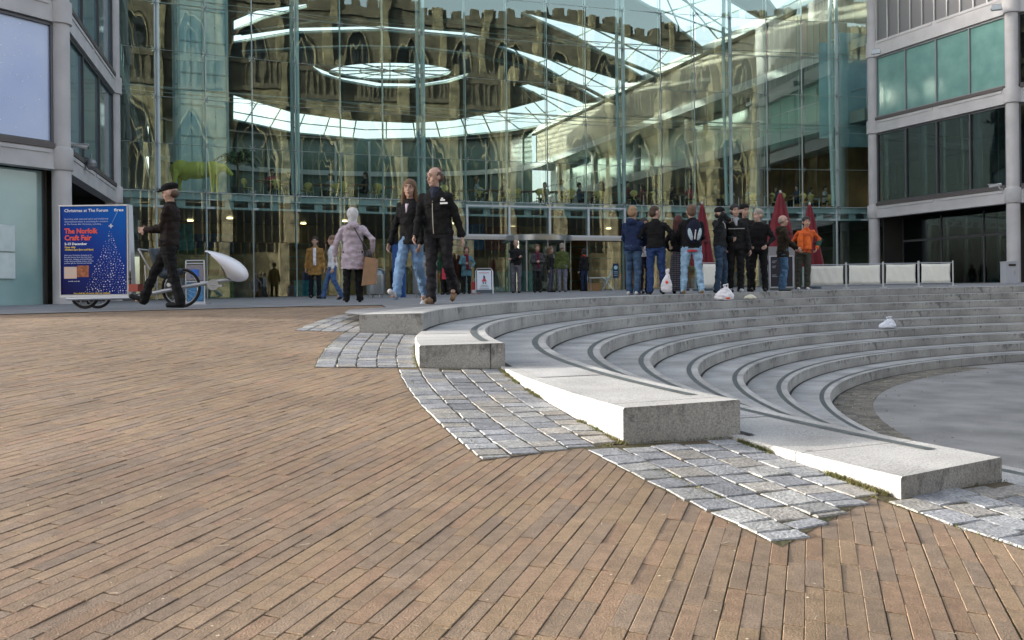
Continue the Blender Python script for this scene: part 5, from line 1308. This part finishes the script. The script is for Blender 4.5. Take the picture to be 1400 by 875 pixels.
# steel bins
def bin_(px,D,wpx,hpx,label):
    o=thing('litter_bin',label,'litter bin',onT(px,D),0,'satin steel litter bins by the glass'); s=D/F; r=wpx*s/2; h=hpx*s
    mb=MB(); mb.lathe([(r*.97,.10),(r,.12),(r,h*.80),(r*.97,h*.81)],n=28); mb_smooth(mb,'drum',stain,o)
    mb=MB(); mb.tube([(-r*.98,0,h*.80),(-r*.9,0,h*.92),(-r*.5,0,h*.99),(0,0,h),(r*.5,0,h*.99),(r*.9,0,h*.92),(r*.98,0,h*.80)],.022,8); mb.lathe([(r*.9,h*.81),(r*.75,h*.93),(r*.1,h*.97)],n=24); mb_smooth(mb,'hood',mat('hood_grey',(.16,.2,.22),.35,.6),o)
    mb=MB()
    for k in range(4): mb.tube([(r*.8*math.cos(k*PI/2+.6),r*.8*math.sin(k*PI/2+.6),0),(r*.8*math.cos(k*PI/2+.6),r*.8*math.sin(k*PI/2+.6),.12)],.02,6)
    mb.build('foot',alu,o)
bin_(514,22.5,25,40,'round satin steel litter bin with a curved hood right of the lavender coat'); bin_(581,21.8,34,60,'taller satin steel litter bin partly hidden behind the walking couple')
tag(MB().box(-.16,.16,-.12,.12,0,1.35).build('blue_pillar_sign',mat('pillar_blue',(.01,.07,.25),.4),None),'narrow dark blue upright panel between the two steel bins','sign').location=onT(546,23)
# parasols (closed)
def parasol(px,D,ytop,ybot,wpx,label,pole_top=0):
    o=thing('parasol',label,'parasol',onT(px,D),0,'closed maroon parasols'); s=D/F; _,b=ray(px,ytop); zt=b*D-o.location.z; _,b2=ray(px,ybot); zb=b2*D-o.location.z; w=wpx*s/2
    mb=MB(); n=32; i0=0; rows=14
    for j in range(rows):
        t=j/(rows-1); r=w*(.10+.90*t**.85)*(1 if t<.93 else .93)
        for k in range(n):
            a=2*PI*k/n; rr=r*(1+.24*math.cos(8*a+1.5*t)+.07*math.sin(13*a+2*t)); mb.v.append((rr*math.cos(a),rr*math.sin(a),zt-(zt-zb)*t))
    for j in range(rows-1):
        for k in range(n): mb.f.append((j*n+k,j*n+(k+1)%n,(j+1)*n+(k+1)%n,(j+1)*n+k)); mb.c.append(None)
    mb.f.append(tuple(range(n))); mb.c.append(None); mb.build('canopy',mat('maroon_canvas',(.16,.012,.022),.8,0,.25,3),o,True)
    mb=MB(); zs_=zt-(zt-zb)*.62; mb.lathe([(w*.80,-.03),(w*.83,0),(w*.80,.03)],(0,0,zs_),24); mb.build('strap',mat('strap_dark',(.07,.008,.012),.7),o); mb=MB(); mb.tube([(0,0,0),(0,0,zt+.06)],.028,8); mb.lathe([(.03,zt+.0),(.035,zt+.03),(.012,zt+.07)],n=10); mb.build('pole',alu,o); mb=MB(); mb.lathe([(.28,0),(.28,.05),(.05,.09)],n=20); mb.build('base',mat('base_grey'),o)
parasol(961,24.5,279,363,27,'closed maroon parasol behind the backpack'); parasol(1068,22.5,264,352,39,'largest closed maroon parasol, behind the bald man in the brown coat'); parasol(1108,24,280,364,31,'closed maroon parasol behind the woman in orange')
# chalkboard in a grey stand
D=21.5; o=thing('menu_board','black chalkboard menu in a pale grey metal stand behind the bald man','sign',onT(1068,D)); s=D/F
MB().box(-21*s,19*s,0,.06,2*s,60*s).build('stand',mat('stand_grey',(.30,.31,.33),.5,.3),o); mb=MB()
for a_,b_,c_,d_ in ((-16,17,46,47.5),(-16,17,3.5,5),(-16,-14.6,5.02,45.98),(15.6,17,5.02,45.98)): mb.box(a_*s,b_*s,-.03,-.003,c_*s,d_*s)
mb.build('frame',mat('frame_white',(.55,.55,.6),.5),o); MB().box(-14.5*s,15.5*s,-.02,-.004,5.1*s,45.9*s).build('board',mat('chalkboard',(.03,.03,.04),.6),o)
for w_,z in ((7,40),(5,38),(6,33),(5,31),(6,21),(8,19)):
    mb=MB(); mb.tube([((-12.5+.6*k)*s,-.024,(z+(.7 if k%2 else -.5)*math.sin(k*1.3+z))*s) for k in range(int(w_/.6))],.004,4); mb.build('chalk_stroke',mat('chalk',(.6,.6,.65),.8),o)
# cream windbreak screens
cream=mat('cream_canvas',(.86,.86,.79),.8,0,.06,2.,.004,5,.2)
def scr(pa,pb,D,ztop,label,first=False):
    x0,_,z0=onT(pa,D); x1=at(pb,D); o=thing('windbreak_screen',label,'windbreak',(x0,D,T(x0,D)),0,'cream canvas windbreaks'); w=x1-x0
    h=ztop; mb=MB(); nx,nz=14,6
    for i in range(nx+1):
        for j in range(nz+1):
            x=.07+(w-.14)*i/nx; z=.10+(h-.12)*j/nz; mb.v.append((x,.012*math.sin(i*1.7+j)+.006*math.sin(i*.6+j*2.3),z-.012*math.sin(PI*i/nx)*(j==nz)+.01*math.sin(PI*i/nx)*(j==0)))
    nv=len(mb.v)
    for i in range(nx):
        for j in range(nz): mb.f.append((i*(nz+1)+j,(i+1)*(nz+1)+j,(i+1)*(nz+1)+j+1,i*(nz+1)+j+1)); mb.c.append(None)
    c=mb.build('canvas',cream,o,True,fix=False); md=c.modifiers.new('s','SOLIDIFY'); md.thickness=.008
    for x in (0,w):
        mb=MB(); mb.tube([(x,0,0),(x,0,h+.05)],.016,10); mb.tube([(x,-.2,.012),(x,.2,.012)],.014,6); mb.build('post',mat('post_pale',(.50,.52,.52),.45),o)
    mb=MB(); mb.tube([(0,0,h),(w,0,h)],.010,6); mb.tube([(0,0,.10),(w,0,.10)],.010,6); mb.build('rail',alu,o)
DS=23.
for (a_,b_),w_ in zip(((1105.5,1156.5),(1157.5,1207),(1208,1255.5),(1256.5,1303)),('first cream canvas windbreak, beside the woman in orange','second cream canvas windbreak from the woman in orange','third cream canvas windbreak from the woman in orange','last cream canvas windbreak, nearest the right wing column')): scr(a_,b_,DS,.62,w_)
scr(958,992,23.5,.74,'cream canvas windbreak behind the backpack and the black beanie')
# grey cabinet bin at the right column
D=31; o=thing('cabinet_bin','pale grey metal cabinet bin at the foot of the outer right column','litter bin',onT(1380,D)); s=D/F
mb=MB(); mb.box(-8*s,8*s,-.2,.2,0,28.5*s); mb.box(-8.3*s,8.3*s,-.21,.21,28.6*s,29.6*s); mb.build('cabinet',mat('cabinet_grey',(.42,.43,.47),.45),o); MB().box(-5*s,4.5*s,-.215,-.19,23*s,26*s).build('slot',mat('eye_dark'),o); MB().box(3*s,5*s,-.212,-.2,12*s,18*s).build('latch',alu,o)
# ================================================================== BAGS
def plastic(name,label,loc,w,h,seed,m,redp=None,handles=True,fl=.6,rz=0):
    o=thing(name,label,'bag',loc,rz,'carrier bags on the steps'); r_=random.Random(seed)
    bm=bmesh.new(); loft(bm,[((0,0,.012),w*.40,w*.36*fl),((0,0,h*.12),w*.49,w*.46*fl),((0.02*w,0,h*.35),w*.47,w*.42*fl),((.05*w,0,h*.55),w*.34,w*.28*fl),((.09*w,0,h*.72),w*.20,w*.15*fl),((.11*w,0,h*.78),w*.12,w*.1*fl)],16)
    if handles:
        for q in (-1,1): cone(bm,(w*.08,q*.015,h*.7),(w*(.02-.05*q),q*.02,h*.92),.018,.012); cone(bm,(w*(.02-.05*q),q*.02,h*.92),(w*.2,q*.03,h*.97),.012,.011); cone(bm,(w*.2,q*.03,h*.97),(w*.17,q*.015,h*.7),.011,.018)
    b=remesh('bag',bm,.011,m,o,.018,11,.0)
    if redp: 
        mb=MB()
        bm=bmesh.new(); ell(bm,(w*redp[0],-w*.42*fl,h*redp[1]),(w*.13,.018,h*.07)); remesh('red_print',bm,.012,mat('print_red'),o,.01,20)
    return o
wp=mat('white_plastic',(.74,.72,.76),.35,0,.05,6,.003,30,.4)
D1=17.2
def on_step(px,py,k,D=None):
    best=None
    for k in range(2,10):
        R_=(RK(k-1)*.4+RK(k)*.6)*SG; a,_=ray(px,py); cx,cy=CX*SG,CY*SG
        A_=1+a*a; B_=-2*(a*cx+cy); C_=cx*cx+cy*cy-R_*R_
        if B_*B_<4*A_*C_: continue
        y=(-B_+math.sqrt(B_*B_-4*A_*C_))/(2*A_); z=T(a*y,y)+LV(k)*SG+.003
        pyk=408-F*(z/y+RHO*a)
        if best is None or abs(pyk-py)<best[0]: best=(abs(pyk-py),(a*y,y,z))
    return best[1]
plastic('carrier_bag','white carrier bag with red print slumped on the step below the beanie man',on_step(990,414,2),.40,.34,3,wp,(.12,.14))
plastic('paper_bundle','small crumpled cream paper bag on the step, right of the white carrier bag',on_step(1025,412.5,2),.27,.14,8,mat('cream_paper',(.62,.60,.48),.8),None,False,.8)
plastic('carrier_bag','white plastic carrier bag with purple print standing alone halfway down the right steps',on_step(1213,452,6),.36,.24,5,mat('white_plastic2',(.66,.68,.76),.35,0,.12,9,.003,30,.4))
x,y,z=onT(911,18.1); plastic('carrier_bag','white carrier bag with a red label hanging beside the dark blue jeans',(x,y,z+.03),.24,.50,6,wp,(.0,.42),True,.5)
x,y,z=onT(504,15.5); o=thing('paper_bag','brown paper carrier bag held at the side of the lavender coat','bag',(x,y,z+.28)); mb=MB(); mb.prism([(-.11,0),(.12,.03),(.16,.46),(-.04,.5)],-.10,.10); mb.build('bag',mat('brown_paper',(.32,.19,.11),.85,0,.15,8),o); mb=MB(); mb.tube([(.0,0,.48),(.02,0,.60),(.10,0,.60),(.12,0,.47)],.006,5); mb.build('handle',mat('brown_paper'),o)
x,y,z=onT(651,30.2); o=thing('shopping_bag','red and white shopping bag on the ground left of the A-frame sign','bag',(x,y,z)); mb=MB(); mb.prism([(-.16,0),(.16,0),(.17,.4),(-.15,.42)],-.08,.08); mb.build('bag',mat('red_bag',(.5,.05,.04),.5),o); MB().box(-.15,.15,-.084,-.081,.02,.14).build('white_band',wp,o); mb=MB(); mb.tube([(-.08,0,.4),(-.05,0,.52),(.06,0,.52),(.09,0,.4)],.008,5); mb.build('handle',wp,o)
x,y,z=onT(606,11.85+17.3); o=thing('shopping_bag','crimson shopping bag held by the woman in the green coat','bag',(x+.12,y-.25,z+.5)); mb=MB(); mb.prism([(-.14,0),(.14,0),(.15,.36),(-.13,.36)],-.05,.05); mb.build('bag',mat('crimson_bag',(.55,.03,.07),.5),o); mb=MB(); mb.tube([(-.06,0,.36),(-.04,0,.46),(.05,0,.46),(.07,0,.36)],.008,5); mb.build('handle',mat('crimson_bag'),o)
# ================================================================== MEZZANINE FURNITURE
def chair0():
    o=thing('cafe_chair','x','chair',(0,0,0),0,'yellow shell chairs on the mezzanine')
    ym=mat('chair_ply',(.55,.42,.14),.5,0,.15,4)
    bm=bmesh.new(); loft(bm,[((0,0,.43),.20,.19),((0,0,.46),.21,.20)],16); remesh('seat',bm,.02,ym,o)
    bm=bmesh.new(); ell(bm,(0,.20,.72),(.19,.03,.15)); cone(bm,(0,.19,.45),(0,.2,.68),.05,.06); remesh('backrest',bm,.02,ym,o)
    for sx in (-1,1):
        for sy in (-1,1): mb=MB(); mb.tube([(sx*.12,sy*.12,.44),(sx*.21,sy*.2,0)],.012,6); mb.build('leg',alu,o)
    return o
def table0():
    o=thing('cafe_table','x','table',(0,0,0),0,'round café tables on the mezzanine')
    mb=MB(); mb.lathe([(.38,.715),(.40,.72),(.40,.745),(.38,.75)],n=24); mb.build('table_top',mat('table_wood',(.22,.11,.05),.4),o)
    mb=MB(); mb.tube([(0,0,.02),(0,0,.72)],.03,8); mb.lathe([(.24,0),(.24,.02),(.04,.05)],n=18); mb.build('pedestal',alu,o); return o
ch=chair0(); tb=table0(); rnd=random.Random(21)
tpx=[360,395,440,490,535,588,640,672,722,760,800,835,880,930,965,1010,1045,1085,1120]
seen=['left of the lavender coat','beyond the lavender headscarf','above the tan overcoat','above the round steel bin','right of the walking couple','above the green coat','above the A-frame sign','above the lintel','above the revolving door','above the olive jacket','above the folding table','above the navy blue sign','above the black jacket','above the backpack','above the leftmost parasol','above the grey-hooded man','above the laughing woman','above the chalkboard','above the woman in orange']
seen=['at the far left, beyond the palm','left of the tan overcoat','right of the tan overcoat','above the lavender coat','above the round steel bin','behind the balding man','right of the balding man','above the white A-frame sign','above the folded-arm man','above the revolving door','above the red shoulder strap','above the navy blue post sign','above the black jacket and jeans','above the backpack','left of the tall beanie man','above the tall beanie man','left of the largest parasol','between the two right-hand parasols','at the far right end']
firstc=True
for i,px in enumerate(tpx):
    x,y,z=mezz(px,1.6+rnd.random()*.8)
    t=tb if i==0 else copy_tree(tb); t.location=(x,y,MZ-.03); t['label']='round brown café table, %s'%seen[i]
    for j,(dx,dy,w) in enumerate(((-.55,-.15,'left'),(.55,.1,'right'))):
        c=ch if firstc else copy_tree(ch); firstc=False
        c.location=(x+dx,y+dy,MZ-.03); c.rotation_euler=(0,0,rnd.uniform(-PI,PI)); c['label']='yellow shell chair %s of the table %s'%(w,seen[i])
# yellow cow statue
x=FX(268,250,1.4); y=FY(x)+1.4; o=thing('cow_statue','life-size yellow cow statue standing on the mezzanine behind the glass','statue',(x,y,MZ-.03),.1)
bm=bmesh.new(); ell(bm,(0,0,1.0),(.78,.28,.34)); ell(bm,(-.55,0,1.08),(.35,.26,.32)); ell(bm,(.6,0,1.05),(.3,.25,.3)); cone(bm,(.75,0,1.15),(1.1,0,1.08),.2,.13); cone(bm,(1.1,0,1.08),(1.32,-.05,.85),.13,.085)
for x_,y_ in ((-.7,-.16),(-.6,.16),(.62,-.15),(.7,.15)): cone(bm,(x_,y_,.9),(x_+(-.05 if x_<0 else .03),y_,.45),.13,.07); cone(bm,(x_+(-.05 if x_<0 else .03),y_,.45),(x_,y_,.05),.065,.06)
for s in (-1,1): cone(bm,(1.12,s*.12,1.15),(1.1,s*.26,1.2),.03,.02); cone(bm,(1.14,s*.07,1.18),(1.2,s*.12,1.32),.025,.012)
cone(bm,(-.9,0,1.2),(-.98,0,.6),.03,.035); ell(bm,(-.4,0,.68),(.12,.1,.09))
remesh('body',bm,.035,mat('statue_yellow',(.62,.58,.12),.4,0,.15,2),o)
# palm
x=FX(325,240,1.8); y=FY(x)+1.8; o=thing('potted_palm','tall potted palm with arching leaves beside the lift tower behind the glass','plant',(x,y,MZ-.03))
mb=MB(); mb.lathe([(.18,0),(.26,.45),(.22,.45)],n=16); mb.build('pot',mat('pot_dark',(.05,.05,.05),.6),o); mb=MB(); mb.tube([(0,0,.4),(.03,0,1.0),(-.03,0,1.5)],.05,8,.035); mb.build('stem',mat('palm_stem',(.12,.08,.04),.9),o)
mb=MB(); rnd=random.Random(1)
for k in range(15):
    a=2*PI*k/15+rnd.random()*.3; L=rnd.uniform(.6,1.05); up=rnd.uniform(.25,.75); prev=None
    for j in range(9):
        t=j/8; c=Vector((math.cos(a)*L*t,math.sin(a)*L*t,1.45+up*math.sin(t*2.4)*.8-.25*t*t)); 
        if prev is not None:
            for s in (-1,1):
                sd=Vector((-math.sin(a),math.cos(a),0))*s; l=.26*(1-abs(t-.4)); mb.face([prev,c,c+sd*l+Vector((math.cos(a),math.sin(a),0))*.12-Vector((0,0,.10))])
        prev=c
mb.build('leaves',mat('palm_leaf',(.05,.10,.03),.6),o,fix=False)
# reflections partner: nothing else behind the camera
# ================================================================== CAMERA, LIGHT
cam=bpy.data.cameras.new('camera'); co=bpy.data.objects.new('camera',cam); COL.objects.link(co)
cam.sensor_width=36; cam.lens=36*F/1400; cam.shift_y=-29.5/1400; cam.clip_start=.05; cam.clip_end=3000
R=Matrix(((1,RHO,0),(0,0,-1),(-RHO,1,0))); R.col[0].normalize(); 
m3=Matrix(((1,RHO,0),(0,0,-1),(-RHO,1,0)))
for i in range(3):
    c=m3.col[i].normalized(); m3.col[i]=c
co.matrix_world=m3.to_4x4(); scene.camera=co
SD=Vector((-.93,.17,.175)).normalized()
sun=bpy.data.lights.new('sun','SUN'); so_=bpy.data.objects.new('sun',sun); COL.objects.link(so_); sun.energy=2.3; sun.angle=math.radians(1.2); sun.color=(1,.93,.82)
so_.rotation_euler=SD.to_track_quat('Z','Y').to_euler()
w=bpy.data.worlds.new('World'); scene.world=w; w.use_nodes=True; nt=w.node_tree; sk=nt.nodes.new('ShaderNodeTexSky'); sk.sky_type='NISHITA'; sk.sun_disc=False
sk.sun_elevation=math.asin(SD.z); sk.sun_rotation=math.atan2(SD.x,SD.y); sk.air_density=1.; sk.dust_density=5.; sk.ozone_density=1.5
hs=nt.nodes.new('ShaderNodeHueSaturation'); hs.inputs['Saturation'].default_value=.45; nt.links.new(sk.outputs[0],hs.inputs['Color']); nt.links.new(hs.outputs[0],nt.nodes['Background'].inputs[0]); nt.nodes['Background'].inputs[1].default_value=.15
scene.view_settings.view_transform='Standard'; scene.view_settings.look='None'; scene.view_settings.exposure=2.3; scene.view_settings.gamma=1
scene.render.engine='CYCLES'; scene.cycles.max_bounces=10; scene.cycles.transparent_max_bounces=16; scene.cycles.glossy_bounces=4; scene.cycles.sample_clamp_indirect=8
